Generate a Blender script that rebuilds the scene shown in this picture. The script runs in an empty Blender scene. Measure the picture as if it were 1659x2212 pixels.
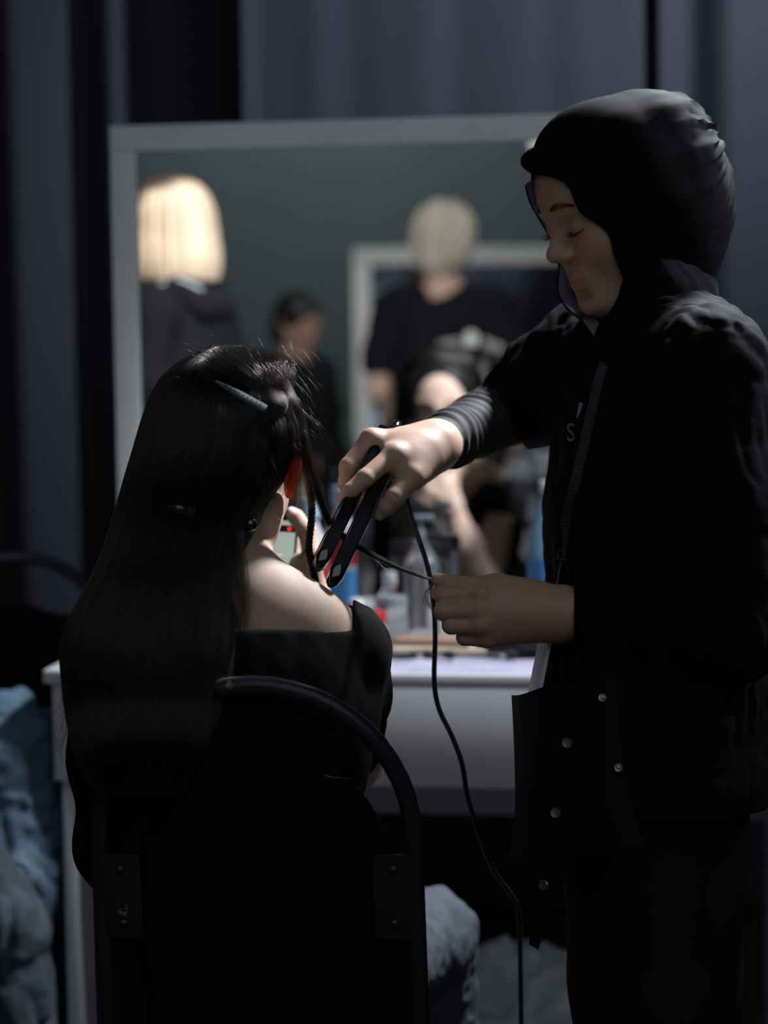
import bpy, bmesh, math, random
import numpy as np
from mathutils import Vector, Matrix

rng = np.random.default_rng(7)
random.seed(7)
sc = bpy.context.scene
COL = sc.collection

# ------------------------------------------------------------------ camera
W, H, F = 1659.0, 2212.0, 4424.0
CAM = np.array([0.0, 0.0, 1.25])
PITCH = math.atan(356.0 / F)
ROLL = 0.0126
_f = np.array([0, math.cos(PITCH), -math.sin(PITCH)])
_u0 = np.array([0, math.sin(PITCH), math.cos(PITCH)])
_r0 = np.array([1.0, 0, 0])
CU = _u0 * math.cos(ROLL) + _r0 * math.sin(ROLL)
CR = _r0 * math.cos(ROLL) - _u0 * math.sin(ROLL)
CF = _f
cam_d = bpy.data.cameras.new('camera')
cam = bpy.data.objects.new('camera', cam_d)
COL.objects.link(cam)
cam_d.sensor_fit = 'HORIZONTAL'
cam_d.sensor_width = 24.0
cam_d.lens = 64.0
cam_d.clip_start = 0.05
cam_d.dof.use_dof = True
cam_d.dof.focus_distance = 2.34
cam_d.dof.aperture_fstop = 2.2
m = Matrix.Identity(4)
for i in range(3):
    m[i][0], m[i][1], m[i][2], m[i][3] = CR[i], CU[i], -CF[i], CAM[i]
cam.matrix_world = m
sc.camera = cam

# ------------------------------------------------------------------ world, lights, exposure
sc.view_settings.view_transform = 'Standard'
sc.view_settings.look = 'None'
sc.view_settings.exposure = 0.0
sc.view_settings.gamma = 1.0
sc.view_settings.use_curve_mapping = False
world = bpy.data.worlds.new('world')
sc.world = world
world.use_nodes = True
bg = world.node_tree.nodes['Background']
bg.inputs[0].default_value = (0.62, 0.75, 1.0, 1)
bg.inputs[1].default_value = 0.022


def light(name, kind, loc, target, energy, color, **kw):
    d = bpy.data.lights.new(name, kind)
    d.energy = energy
    d.color = color
    for k, v in kw.items():
        setattr(d, k, v)
    o = bpy.data.objects.new(name, d)
    COL.objects.link(o)
    o.location = loc
    o.rotation_euler = (Vector(target) - Vector(loc)).to_track_quat('-Z', 'Y').to_euler()
    return o


# stage lamp high on the right, beyond the table, aimed at the chair
light('key_spot', 'SPOT', (0.68, 2.97, 2.12), (-0.03, 2.42, 1.12), 285, (0.92, 0.96, 1.0),
      spot_size=math.radians(102), spot_blend=1.0, shadow_soft_size=0.09)
# second lamp further right, behind the stylist
light('rim_spot', 'SPOT', (2.0, 3.1, 2.3), (0.42, 2.4, 1.36), 200, (0.84, 0.91, 1.0),
      spot_size=math.radians(30), spot_blend=0.8, shadow_soft_size=0.10)
# lamp high above washing the drapes
light('drape_spot', 'SPOT', (1.9, 2.7, 3.6), (0.62, 4.4, 2.25), 560, (0.76, 0.83, 1.0),
      spot_size=math.radians(46), spot_blend=1.0, shadow_soft_size=0.12)
# broad area standing for the hall lighting, above and behind the camera
light('hall_area', 'AREA', (0.7, -0.8, 3.5), (-0.1, 3.2, 1.0), 27, (0.83, 0.92, 1.0), size=3.6)
light('wall_fill', 'AREA', (-2.4, -2.2, 3.6), (-2.2, -4.1, 1.4), 18, (0.93, 1.0, 1.0), size=1.2)  # unseen fill added to brighten the grey rear wall
light('station_spot', 'SPOT', (-0.75, 3.5, 3.4), (-0.95, 1.2, 1.4), 360, (1.0, 0.97, 0.93),
      spot_size=math.radians(48), spot_blend=0.4, shadow_soft_size=0.15)  # unseen lamp over the vanity mirror, placed to light the people's mirror-facing sides


# ------------------------------------------------------------------ pixel helpers
def P(px, py, d):
    return CAM + d * CF + (px - 829.5) / F * d * CR - (py - 1106.0) / F * d * CU


def ray(px, py):
    return CF + (px - 829.5) / F * CR - (py - 1106.0) / F * CU


YAW = math.radians(8.1)
MX = np.array([math.cos(YAW), -math.sin(YAW), 0])     # along table and mirror, to the right
MN = np.array([-math.sin(YAW), -math.cos(YAW), 0])    # out of the mirror towards the room
UP = np.array([0, 0, 1.0])
M0 = P(760, 760, 3.46)


def on_plane(px, py, p0, n):
    r = ray(px, py)
    t = np.dot(p0 - CAM, n) / np.dot(r, n)
    return CAM + t * r


def reflect(p):
    return p - 2 * np.dot(p - M0, MN) * MN


def V(px, py, d):
    """place whose mirror image is seen at this pixel, d metres of light path away"""
    return reflect(P(px, py, d))


# ------------------------------------------------------------------ noise
def _hash(ix, iy, iz, s):
    h = (ix * 374761393 + iy * 668265263 + iz * 2147483647 + s * 1274126177) & 0xFFFFFFFF
    h = ((h ^ (h >> 13)) * 1274126177) & 0xFFFFFFFF
    return ((h ^ (h >> 16)) & 0xFFFF) / 65535.0


def noise(p, s=0):
    p = np.asarray(p, float)
    i = np.floor(p).astype(np.int64)
    f = p - i
    f = f * f * (3 - 2 * f)
    r = 0
    for a in (0, 1):
        for b in (0, 1):
            for c in (0, 1):
                w = (f[..., 0] if a else 1 - f[..., 0]) * (f[..., 1] if b else 1 - f[..., 1]) * (f[..., 2] if c else 1 - f[..., 2])
                r = r + w * _hash(i[..., 0] + a, i[..., 1] + b, i[..., 2] + c, s)
    return r * 2 - 1


# ------------------------------------------------------------------ materials
MATS = {}


def mat(name, col, rough=0.6, metal=0.0, bump=0.0, bscale=200.0, var=0.0, vscale=8.0, spec=0.5, sss=0.0, sss_scale=0.01,
        trans=0.0, ior=1.45, emit=0.0, sheen=0.0, alpha=1.0, attr=False, coat=0.0, aniso=None, translucent=0.0):
    if name in MATS:
        return MATS[name]
    mt = bpy.data.materials.new(name)
    mt.use_nodes = True
    nt = mt.node_tree
    b = nt.nodes['Principled BSDF']
    b.inputs['Base Color'].default_value = (*col, 1)
    b.inputs['Roughness'].default_value = rough
    b.inputs['Metallic'].default_value = metal
    b.inputs['Specular IOR Level'].default_value = spec
    b.inputs['IOR'].default_value = ior
    b.inputs['Transmission Weight'].default_value = trans
    b.inputs['Alpha'].default_value = alpha
    b.inputs['Coat Weight'].default_value = coat
    if sheen:
        b.inputs['Sheen Weight'].default_value = sheen
        b.inputs['Sheen Roughness'].default_value = 0.4
    if sss:
        b.inputs['Subsurface Weight'].default_value = sss
        b.inputs['Subsurface Radius'].default_value = (1.0, 0.28, 0.13)
        b.inputs['Subsurface Scale'].default_value = sss_scale
    if emit:
        b.inputs['Emission Color'].default_value = (*col, 1)
        b.inputs['Emission Strength'].default_value = emit
    tc = nt.nodes.new('ShaderNodeTexCoord')
    if attr:
        at = nt.nodes.new('ShaderNodeAttribute')
        at.attribute_name = 'Col'
        nt.links.new(at.outputs['Color'], b.inputs['Base Color'])
    elif var:
        n = nt.nodes.new('ShaderNodeTexNoise')
        n.inputs['Scale'].default_value = vscale
        n.inputs['Detail'].default_value = 5
        nt.links.new(tc.outputs['Object'], n.inputs['Vector'])
        r = nt.nodes.new('ShaderNodeValToRGB')
        r.color_ramp.elements[0].position = 0.3
        r.color_ramp.elements[1].position = 0.7
        r.color_ramp.elements[0].color = (*[c * (1 - var) for c in col], 1)
        r.color_ramp.elements[1].color = (*[min(1, c * (1 + var)) for c in col], 1)
        nt.links.new(n.outputs['Fac'], r.inputs['Fac'])
        nt.links.new(r.outputs['Color'], b.inputs['Base Color'])
    if bump:
        n2 = nt.nodes.new('ShaderNodeTexNoise')
        n2.inputs['Scale'].default_value = bscale
        n2.inputs['Detail'].default_value = 4
        nt.links.new(tc.outputs['Object'], n2.inputs['Vector'])
        bp = nt.nodes.new('ShaderNodeBump')
        bp.inputs['Strength'].default_value = bump
        bp.inputs['Distance'].default_value = 0.002
        nt.links.new(n2.outputs['Fac'], bp.inputs['Height'])
        nt.links.new(bp.outputs['Normal'], b.inputs['Normal'])
    if translucent:
        tr = nt.nodes.new('ShaderNodeBsdfTranslucent')
        tr.inputs['Color'].default_value = (*[min(1, c) for c in col], 1)
        mx = nt.nodes.new('ShaderNodeMixShader')
        mx.inputs[0].default_value = translucent
        out = nt.nodes['Material Output']
        nt.links.new(b.outputs[0], mx.inputs[1])
        nt.links.new(tr.outputs[0], mx.inputs[2])
        nt.links.new(mx.outputs[0], out.inputs['Surface'])
    MATS[name] = mt
    return mt


def hair_mat(name, col, rough=0.28, ior=1.38):
    mt = bpy.data.materials.new(name)
    mt.use_nodes = True
    nt = mt.node_tree
    nt.nodes.remove(nt.nodes['Principled BSDF'])
    h = nt.nodes.new('ShaderNodeBsdfHairPrincipled')
    h.parametrization = 'COLOR'
    h.inputs['Color'].default_value = (*col, 1)
    h.inputs['Roughness'].default_value = rough
    h.inputs['Radial Roughness'].default_value = 0.35
    h.inputs['Random Roughness'].default_value = 0.6
    h.inputs['IOR'].default_value = ior
    nt.links.new(h.outputs[0], nt.nodes['Material Output'].inputs['Surface'])
    return mt


# ------------------------------------------------------------------ object helpers
def empty(name, loc, label=None, cat=None, group=None):
    o = bpy.data.objects.new(name, None)
    COL.objects.link(o)
    o.location = tuple(float(v) for v in loc)
    o.empty_display_size = 0.05
    tag(o, label, cat, group)
    return o


def tag(o, label=None, cat=None, group=None, kind=None):
    if label:
        o['label'] = label
    if cat:
        o['category'] = cat
    if group:
        o['group'] = group
    if kind:
        o['kind'] = kind
    return o


def offset_of(parent):
    v = np.zeros(3)
    while parent is not None:
        v = v + np.array(parent.location)
        parent = parent.parent
    return v


def mk(name, verts, faces, material=None, parent=None, smooth=True, colors=None, loc=None):
    verts = np.asarray(verts, float)
    off = offset_of(parent)
    if loc is None and parent is None:
        loc = np.array([(verts[:, 0].min() + verts[:, 0].max()) / 2, (verts[:, 1].min() + verts[:, 1].max()) / 2, verts[:, 2].min()])
    l = np.zeros(3) if loc is None else np.asarray(loc, float) - off
    me = bpy.data.meshes.new(name)
    v = verts - off - l
    if isinstance(faces, np.ndarray):
        me.from_pydata(v.tolist(), [], faces.tolist())
    else:
        me.from_pydata(v.tolist(), [], faces)
    if smooth:
        me.shade_smooth()
    if colors is not None:
        ca = me.color_attributes.new('Col', 'FLOAT_COLOR', 'POINT')
        c4 = np.ones((len(verts), 4), np.float32)
        c4[:, :3] = colors
        ca.data.foreach_set('color', c4.ravel())
    me.update()
    o = bpy.data.objects.new(name, me)
    COL.objects.link(o)
    o.location = tuple(l)
    if parent is not None:
        o.parent = parent
    if material is not None:
        me.materials.append(material)
    return o


class Mesh:
    """collects shapes into one mesh"""

    def __init__(self):
        self.v, self.f, self.n = [], [], 0

    def add(self, v, f):
        v = np.asarray(v, float)
        n = self.n
        self.v.append(v)
        self.f.extend([[int(i) + n for i in q] for q in f])
        self.n += len(v)
        return self

    def box(self, o, ax, ay, az, bev=0.0):
        """box from corner o along three edge vectors, with chamfered edges"""
        o, ax, ay, az = [np.asarray(q, float) for q in (o, ax, ay, az)]
        bm = bmesh.new()
        vs = [bm.verts.new(o + ax * i + ay * j + az * k) for k in (0, 1) for j in (0, 1) for i in (0, 1)]
        for q in ((0, 2, 3, 1), (4, 5, 7, 6), (0, 1, 5, 4), (2, 6, 7, 3), (0, 4, 6, 2), (1, 3, 7, 5)):
            bm.faces.new([vs[i] for i in q])
        bmesh.ops.recalc_face_normals(bm, faces=bm.faces)
        if bev:
            bmesh.ops.bevel(bm, geom=list(bm.edges), offset=bev, segments=2, affect='EDGES', profile=0.6)
        self.bm(bm)
        return self

    def bm(self, bm):
        bm.verts.index_update()
        self.add([v.co[:] for v in bm.verts], [[v.index for v in f.verts] for f in bm.faces])
        bm.free()
        return self

    def loft(self, rings, cap=True, closed=True):
        rings = [np.asarray(r, float) for r in rings]
        k = len(rings[0])
        v = np.concatenate(rings)
        f = []
        for i in range(len(rings) - 1):
            for j in range(k if closed else k - 1):
                a, b = i * k + j, i * k + (j + 1) % k
                f.append([a, b, b + k, a + k])
        if cap:
            f.append(list(range(k))[::-1])
            f.append([(len(rings) - 1) * k + j for j in range(k)])
        return self.add(v, f)

    def tube(self, pts, rad, seg=10, cap=True, flat=None):
        pts = np.asarray(pts, float)
        n = len(pts)
        rad = np.full(n, rad) if np.isscalar(rad) else np.asarray(rad, float)
        t = np.gradient(pts, axis=0)
        t /= np.linalg.norm(t, axis=1)[:, None] + 1e-12
        ref = np.array([0, 0, 1.0]) if abs(t[0][2]) < 0.9 else np.array([0, 1.0, 0])
        x = np.cross(t[0], ref)
        x /= np.linalg.norm(x)
        rings = []
        for i in range(n):
            x = x - t[i] * np.dot(x, t[i])
            x /= np.linalg.norm(x) + 1e-12
            y = np.cross(t[i], x)
            a = np.arange(seg) / seg * 2 * math.pi
            rings.append(pts[i] + rad[i] * (np.cos(a)[:, None] * x + np.sin(a)[:, None] * y * (flat or 1.0)))
        return self.loft(rings, cap)

    def lathe(self, c, prof, seg=24, axis=UP, ref=None):
        c = np.asarray(c, float)
        ax = np.asarray(axis, float) / np.linalg.norm(axis)
        x = np.cross(ax, [0.3, 0.9, 0.1] if ref is None else ref)
        x /= np.linalg.norm(x)
        y = np.cross(ax, x)
        a = np.arange(seg) / seg * 2 * math.pi
        rings = [c + ax * h + r * (np.cos(a)[:, None] * x + np.sin(a)[:, None] * y) for r, h in prof]
        return self.loft(rings, True)

    def build(self, name, material=None, parent=None, smooth=True, **kw):
        o = mk(name, np.concatenate(self.v), self.f, material, parent, smooth, **kw)
        bm = bmesh.new()
        bm.from_mesh(o.data)
        bmesh.ops.recalc_face_normals(bm, faces=bm.faces)
        bm.to_mesh(o.data)
        bm.free()
        if smooth:
            try:
                o.data.set_sharp_from_angle(angle=math.radians(40))
            except Exception:
                pass
        return o


def spline(pts, n):
    """Catmull-Rom through the points"""
    p = np.asarray(pts, float)
    p = np.vstack([2 * p[0] - p[1], p, 2 * p[-1] - p[-2]])
    m = len(p) - 3
    out = []
    for q in np.linspace(0, m - 1e-9, n):
        i = int(q)
        t = q - i
        a, b, c, d = p[i], p[i + 1], p[i + 2], p[i + 3]
        out.append(0.5 * (2 * b + (c - a) * t + (2 * a - 5 * b + 4 * c - d) * t * t + (3 * b - a - 3 * c + d) * t ** 3))
    return np.array(out)


def hair_obj(name, strands, radius, material, parent, tip=0.25):
    off = offset_of(parent)
    cu = bpy.data.hair_curves.new(name)
    sizes = [len(s) for s in strands]
    cu.add_curves(sizes)
    pos = np.concatenate(strands) - off
    cu.attributes['position'].data.foreach_set('vector', pos.astype(np.float32).ravel())
    if 'radius' not in cu.attributes:
        cu.attributes.new('radius', 'FLOAT', 'POINT')
    rr = np.concatenate([radius * (1 - (1 - tip) * np.linspace(0, 1, n) ** 3) for n in sizes])
    cu.attributes['radius'].data.foreach_set('value', rr.astype(np.float32))
    cu.materials.append(material)
    o = bpy.data.objects.new(name, cu)
    COL.objects.link(o)
    o.parent = parent
    return o


# ------------------------------------------------------------------ implicit bodies
def smin(a, b, k):
    if k <= 0:
        return np.minimum(a, b)
    h = np.maximum(k - np.abs(a - b), 0) / k
    return np.minimum(a, b) - h * h * k * 0.25


def smax(a, b, k):
    return -smin(-a, -b, k)


class Body:
    """signed-distance figure: round cones and ellipsoids blended into one surface"""

    def __init__(self):
        self.ops = []
        self.frame = (np.eye(3), np.zeros(3))
        self.lo, self.hi = np.full(3, 1e9), np.full(3, -1e9)
        self.disp = None

    def at(self, p):
        R, o = self.frame
        return R @ np.asarray(p, float) + o

    def _grow(self, p, r):
        self.lo = np.minimum(self.lo, p - r)
        self.hi = np.maximum(self.hi, p + r)

    def cone(self, a, b, ra, rb, k=0.01, sub=False):
        a, b = self.at(a), self.at(b)
        if not sub:
            self._grow(a, ra)
            self._grow(b, rb)
        self.ops.append(('c', a, b, ra, rb, k, sub))
        return self

    def chain(self, pts, rads, k=0.006):
        for i in range(len(pts) - 1):
            self.cone(pts[i], pts[i + 1], rads[i], rads[i + 1], k)
        return self

    def ell(self, c, r, k=0.01, rot=None, sub=False):
        c = self.at(c)
        r = np.asarray(r, float)
        Rm = self.frame[0] if rot is None else self.frame[0] @ np.asarray(rot, float)
        if not sub:
            self._grow(c, r.max())
        self.ops.append(('e', c, Rm, r, None, k, sub))
        return self

    def sdf(self, p):
        d = np.full(len(p), 9.0)
        for op in self.ops:
            if op[0] == 'c':
                _, a, b, ra, rb, k, sub = op
                ba = b - a
                L2 = np.dot(ba, ba) + 1e-12
                h = np.clip((p - a) @ ba / L2, 0, 1)
                e = p - a - h[:, None] * ba
                q = np.sqrt((e * e).sum(1)) - (ra + (rb - ra) * h)
            else:
                _, c, Rm, r, _, k, sub = op
                l = (p - c) @ Rm
                k0 = np.sqrt(((l / r) ** 2).sum(1))
                k1 = np.sqrt(((l / (r * r)) ** 2).sum(1)) + 1e-9
                q = np.where(k0 < 1e-4, -r.min(), k0 * (k0 - 1) / k1)
            d = smax(d, -q, k) if sub else smin(d, q, k)
        if self.disp is not None:
            d = d + self.disp(p)
        return d

    def mesh(self, vox):
        B = 8
        lo = self.lo - 3 * vox - 0.004
        n = np.ceil((self.hi + 3 * vox + 0.004 - lo) / vox).astype(int)
        nb = -(-n // B)
        n = nb * B
        g = [lo[i] + (np.arange(nb[i]) * B + (B - 1) / 2) * vox for i in range(3)]
        C = np.stack(np.meshgrid(*g, indexing='ij'), -1).reshape(-1, 3)
        dc = self.sdf(C)
        act = np.abs(dc) < B * vox * 1.35
        D = np.where(dc > 0, 1.0, -1.0).astype(np.float32).reshape(nb)
        D = np.repeat(np.repeat(np.repeat(D, B, 0), B, 1), B, 2)
        ai = np.argwhere(act.reshape(nb))
        loc = np.stack(np.meshgrid(*[np.arange(B)] * 3, indexing='ij'), -1).reshape(-1, 3)
        for s in range(0, len(ai), 1500):
            q = (ai[s:s + 1500, None, :] * B + loc[None]).reshape(-1, 3)
            D[q[:, 0], q[:, 1], q[:, 2]] = self.sdf(lo + q * vox)
        I = D < 0
        cnt = np.zeros(np.array(D.shape) - 1, np.uint8)
        sl = lambda o: slice(o, None) if o else slice(0, -1)
        for a in (0, 1):
            for b in (0, 1):
                for c in (0, 1):
                    cnt += I[sl(a), sl(b), sl(c)]
        cells = np.argwhere((cnt > 0) & (cnt < 8))
        idx = np.full(cnt.shape, -1, np.int32)
        idx[cells[:, 0], cells[:, 1], cells[:, 2]] = np.arange(len(cells))
        acc = np.zeros((len(cells), 3))
        wt = np.zeros(len(cells))
        co = np.array([[a, b, c] for a in (0, 1) for b in (0, 1) for c in (0, 1)])
        val = np.stack([D[cells[:, 0] + o[0], cells[:, 1] + o[1], cells[:, 2] + o[2]] for o in co], 1)
        for i in range(8):
            for j in range(i + 1, 8):
                if np.abs(co[i] - co[j]).sum() == 1:
                    a, b = val[:, i], val[:, j]
                    mm = (a < 0) != (b < 0)
                    t = np.where(mm, a / np.where(mm, a - b, 1), 0)
                    pt = co[i] + t[:, None] * (co[j] - co[i])
                    acc[mm] += pt[mm]
                    wt[mm] += 1
        v = lo + (cells + acc / wt[:, None]) * vox
        for _ in range(2):
            d0 = self.sdf(v)
            e = vox * 0.3
            gr = np.stack([self.sdf(v + np.eye(3)[i] * e) - d0 for i in range(3)], 1) / e
            g2 = (gr * gr).sum(1)
            st = np.clip(d0 / np.maximum(g2, 0.3), -vox * 0.6, vox * 0.6)
            v = v - st[:, None] * gr * 0.8
        faces = []
        for ax in range(3):
            o1, o2 = [(1, 2), (2, 0), (0, 1)][ax]
            s0 = [slice(1, -1)] * 3
            s1 = [slice(1, -1)] * 3
            s0[ax] = slice(0, -1)
            s1[ax] = slice(1, None)
            A, Bb = I[tuple(s0)], I[tuple(s1)]
            e = np.argwhere(A != Bb)
            base = e.copy()
            for i in range(3):
                if i != ax:
                    base[:, i] += 1
            sign = A[e[:, 0], e[:, 1], e[:, 2]]

            def cell(d1, d2):
                q = base.copy()
                q[:, o1] -= d1
                q[:, o2] -= d2
                return idx[q[:, 0], q[:, 1], q[:, 2]]
            qd = np.stack([cell(1, 1), cell(0, 1), cell(0, 0), cell(1, 0)], 1)
            qd[~sign] = qd[~sign][:, ::-1]
            faces.append(qd)
        f = np.concatenate(faces)
        f = f[(f >= 0).all(1)]
        return v, f


def rot_frame(fwd, up):
    """columns: right, forward, up of a head"""
    y = np.asarray(fwd, float)
    y /= np.linalg.norm(y)
    z = np.asarray(up, float)
    z = z - y * np.dot(y, z)
    z /= np.linalg.norm(z)
    x = np.cross(y, z)
    return np.stack([x, y, z], 1)


def add_head(b, s=1.0, ears=True, neck=True):
    """head in its frame: x right, y forward, z up, origin at eye level between the ears"""
    def E(c, r, k=0.012, sub=False, rot=None):
        b.ell(np.array(c) * s, np.array(r) * s, k, rot, sub)

    def Cn(p, q, ra, rb, k=0.01, sub=False):
        b.cone(np.array(p) * s, np.array(q) * s, ra * s, rb * s, k, sub)
    E((0, -0.012, 0.036), (0.073, 0.094, 0.082), 0)
    E((0, 0.040, 0.030), (0.060, 0.050, 0.062), 0.03)
    E((0, 0.036, -0.040), (0.055, 0.052, 0.072), 0.03)
    for q in (-1, 1):
        E((q * 0.035, 0.056, -0.032), (0.025, 0.026, 0.030), 0.025)
        Cn((q * 0.054, -0.004, -0.052), (q * 0.016, 0.066, -0.096), 0.016, 0.014, 0.03)
        Cn((q * 0.010, 0.088, 0.021), (q * 0.042, 0.076, 0.022), 0.005, 0.005, 0.02)
        E((q * 0.031, 0.101, 0.001), (0.019, 0.016, 0.013), 0.016, True)
        E((q * 0.031, 0.0735, -0.001), (0.0155, 0.0145, 0.0135), 0.004)
    E((0, 0.076, -0.099), (0.024, 0.018, 0.016), 0.025)
    # nose
    Cn((0, 0.086, 0.010), (0, 0.103, -0.020), 0.0062, 0.0082, 0.014)
    E((0, 0.107, -0.0255), (0.0097, 0.0106, 0.0092), 0.008)
    for q in (-1, 1):
        E((q * 0.0128, 0.097, -0.0300), (0.0080, 0.0115, 0.0082), 0.006)
        E((q * 0.0066, 0.1035, -0.0395), (0.0038, 0.0055, 0.0042), 0.003, True)
    # mouth
    E((0, 0.081, -0.066), (0.027, 0.014, 0.022), 0.016)
    E((0, 0.0965, -0.0535), (0.003, 0.003, 0.006), 0.006, True)
    for q in (-1, 1):
        Cn((q * 0.021, 0.0835, -0.0655), (q * 0.004, 0.0945, -0.0605), 0.0020, 0.0038, 0.004)
        Cn((q * 0.018, 0.0835, -0.0690), (0, 0.0925, -0.0725), 0.0024, 0.0052, 0.004)
        Cn((q * 0.020, 0.0905, -0.0668), (0, 0.1005, -0.0665), 0.0007, 0.0011, 0.002, True)
    E((0, 0.093, -0.0855), (0.016, 0.006, 0.005), 0.01, True)
    if ears:
        for q in (-1, 1):
            ca, sa = math.cos(q * 0.75), math.sin(q * 0.75)
            rot = np.array([[ca, -sa, 0], [sa, ca, 0], [0, 0, 1]])
            E((q * 0.083, -0.018, -0.004), (0.0055, 0.020, 0.031), 0.005, False, rot)
            E((q * 0.078, -0.006, -0.030), (0.0055, 0.010, 0.012), 0.007, False, rot)
            E((q * 0.0885, -0.012, 0.002), (0.0045, 0.011, 0.020), 0.004, True, rot)
    if neck:
        Cn((0, -0.022, -0.045), (0, -0.034, -0.150), 0.050, 0.052, 0.03)


def face_colors(v, frame, s, skin, lip):
    R, o = frame
    l = (v - o) @ R / s
    c = np.tile(np.array(skin), (len(v), 1))
    lipm = np.exp(-((np.abs(l[:, 0]) / 0.024) ** 4)) * np.exp(-(((l[:, 2] + 0.0672) / 0.0105) ** 4)) * (l[:, 1] > 0.078) * (l[:, 1] < 0.108)
    c = c * (1 - lipm[:, None]) + np.array(lip) * lipm[:, None]
    blush = np.exp(-(((np.abs(l[:, 0]) - 0.045) / 0.02) ** 2 + ((l[:, 2] + 0.03) / 0.022) ** 2)) * (l[:, 1] > 0.02) * (l[:, 1] < 0.09)
    c = c * (1 - 0.25 * blush[:, None]) + np.array([0.55, 0.2, 0.16]) * 0.25 * blush[:, None]
    return c

# ================================================================== the room
floor_m = mat('floor_dark', (0.035, 0.037, 0.042), 0.45, var=0.3, vscale=3, bump=0.15, bscale=60)
wall_m = mat('wall_grey', (0.24, 0.275, 0.285), 0.85, var=0.04, vscale=2, bump=0.1, bscale=120)
dark_m = mat('wall_dark', (0.02, 0.02, 0.025), 0.9)
fl = Mesh().box((-6, -4.2, -0.1), (12, 0, 0), (0, 10, 0), (0, 0, 0.1)).build('floor', floor_m, smooth=False)
tag(fl, 'dark matte floor under the table and chairs', 'floor', kind='structure')
wb = Mesh().box((-6, 5.3, 0), (12, 0, 0), (0, 0.1, 0), (0, 0, 3.8)).build('wall_back', dark_m, smooth=False)
tag(wb, 'dark wall behind the drapes', 'wall', kind='structure')
wr = Mesh().box((-6, -4.1, 0), (12, 0, 0), (0, 0.1, 0), (0, 0, 3.8)).build('wall_rear', wall_m, smooth=False)
tag(wr, 'plain grey wall seen in the vanity mirror', 'wall', kind='structure')

# ------------------------------------------------------------------ drapes
drape_m = mat('drape_cloth', (0.046, 0.047, 0.058), 0.8, bump=0.25, bscale=900, sheen=0.06, spec=0.15)


def drape(name, label, px0, px1, d, fold, n=260, side=0.0):
    x0 = (px0 - 829.5) / F * d
    x1 = (px1 - 829.5) / F * d
    xs = np.linspace(x0, x1, n)
    zs = np.linspace(0.02, 3.5, 26)
    rows = []
    for z in zs:
        pxs = xs / d * F + 829.5
        y = d + 0.03 + fold(pxs, z) + 0.010 * noise(np.stack([xs * 2.2, np.full(n, z * 0.9), np.full(n, d)], 1), 3)
        rows.append(np.stack([xs, y, np.full(n, z)], 1))
    front = np.array(rows)
    back = front + np.array([0, 0.004, 0])
    mm = Mesh()
    k = len(zs)
    v = np.concatenate([front.reshape(-1, 3), back.reshape(-1, 3)])
    f = []
    N = n * k
    for i in range(k - 1):
        for j in range(n - 1):
            a = i * n + j
            f.append([a, a + 1, a + 1 + n, a + n])
            f.append([N + a, N + a + n, N + a + 1 + n, N + a + 1])
        for j in (0, n - 1):
            a = i * n + j
            f.append([a, a + n, N + a + n, N + a])
    o = mk(name, v, f, drape_m)
    tag(o, label, 'drape', 'drapes behind the vanity')
    return o


def bump1(x, c, w):
    return np.exp(-((x - c) / w) ** 2)


drape('drape_panel', 'black drape panel with deep folds left of the vanity mirror', -500, 575, 4.62,
      lambda x, z: -0.10 * bump1(x, 60, 75) + 0.05 * bump1(x, 190, 40) - 0.05 * bump1(x, 275, 55) + 0.08 * bump1(x, 440, 90) - 0.08 * bump1(x, -190, 110) + 0.012 * np.sin(x / 26 + z))
drape('drape_panel', 'wide charcoal drape panel hanging straight behind the vanity mirror', 537, 1420, 4.40,
      lambda x, z: -0.030 * bump1(x, 540, 26) - 0.012 * bump1(x, 690, 45) - 0.012 * bump1(x, 880 + 20 * z, 70) - 0.010 * bump1(x, 1080 + 12 * z, 60)
      - 0.016 * bump1(x, 1250, 110) + 0.018 * bump1(x, 1418, 14) + 0.0018 * np.sin(x / 38 + 0.6 * z) + 0.0012 * np.sin(x / 17))
drape('drape_panel', 'blue grey drape panel behind the stylist in the headscarf', 1426, 2900, 4.392,
      lambda x, z: -0.02 * bump1(x, 1428, 26) + 0.03 * bump1(x, 1500, 40) - 0.02 * bump1(x, 1580, 50) + 0.05 * bump1(x, 1720, 70) - 0.05 * bump1(x, 1960, 120) + 0.03 * np.sin(x / 90))

# ------------------------------------------------------------------ vanity table
white_m = mat('white_laminate', (0.68, 0.69, 0.74), 0.38, var=0.05, vscale=6, bump=0.05, bscale=80)
T_TOP = 0.75
r = ray(838, 1455)
t = (T_TOP - CAM[2]) / r[2]
TF = CAM + t * r                                  # a point on the front edge of the top
tl_r = ray(92, 1447)
# left end of the front edge: where the edge line passes the pixel column
best = min((abs(np.dot(TF + s * MX - CAM, CR) / np.dot(TF + s * MX - CAM, CF) * F + 829.5 - 92), s) for s in np.linspace(-1.0, 0.2, 1201))
TL = TF + best[1] * MX
T_LEN, T_DEP = 1.18, 0.46
BK = -MN
vt = empty('vanity_table', (TL + MX * T_LEN / 2 + BK * T_DEP / 2) * np.array([1, 1, 0]),
           'white laminate vanity table with deep apron beneath the big mirror', 'table')
Mesh().box(TL - UP * 0.022, MX * T_LEN, BK * T_DEP, UP * 0.022, 0.004).build('tabletop', white_m, vt)
Mesh().box(TL + MX * 0.012 + BK * 0.010 + UP * -0.178, MX * (T_LEN - 0.024), BK * 0.018, UP * 0.1555, 0.0015).build('apron', white_m, vt)
base = np.array([TL[0], TL[1], 0.0])
for s in (0.018, T_LEN - 0.043):
    Mesh().box(base + MX * s + BK * 0.030, MX * 0.025, BK * (T_DEP - 0.05), UP * 0.7275, 0.0015).build('side_panel', white_m, vt)
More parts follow.
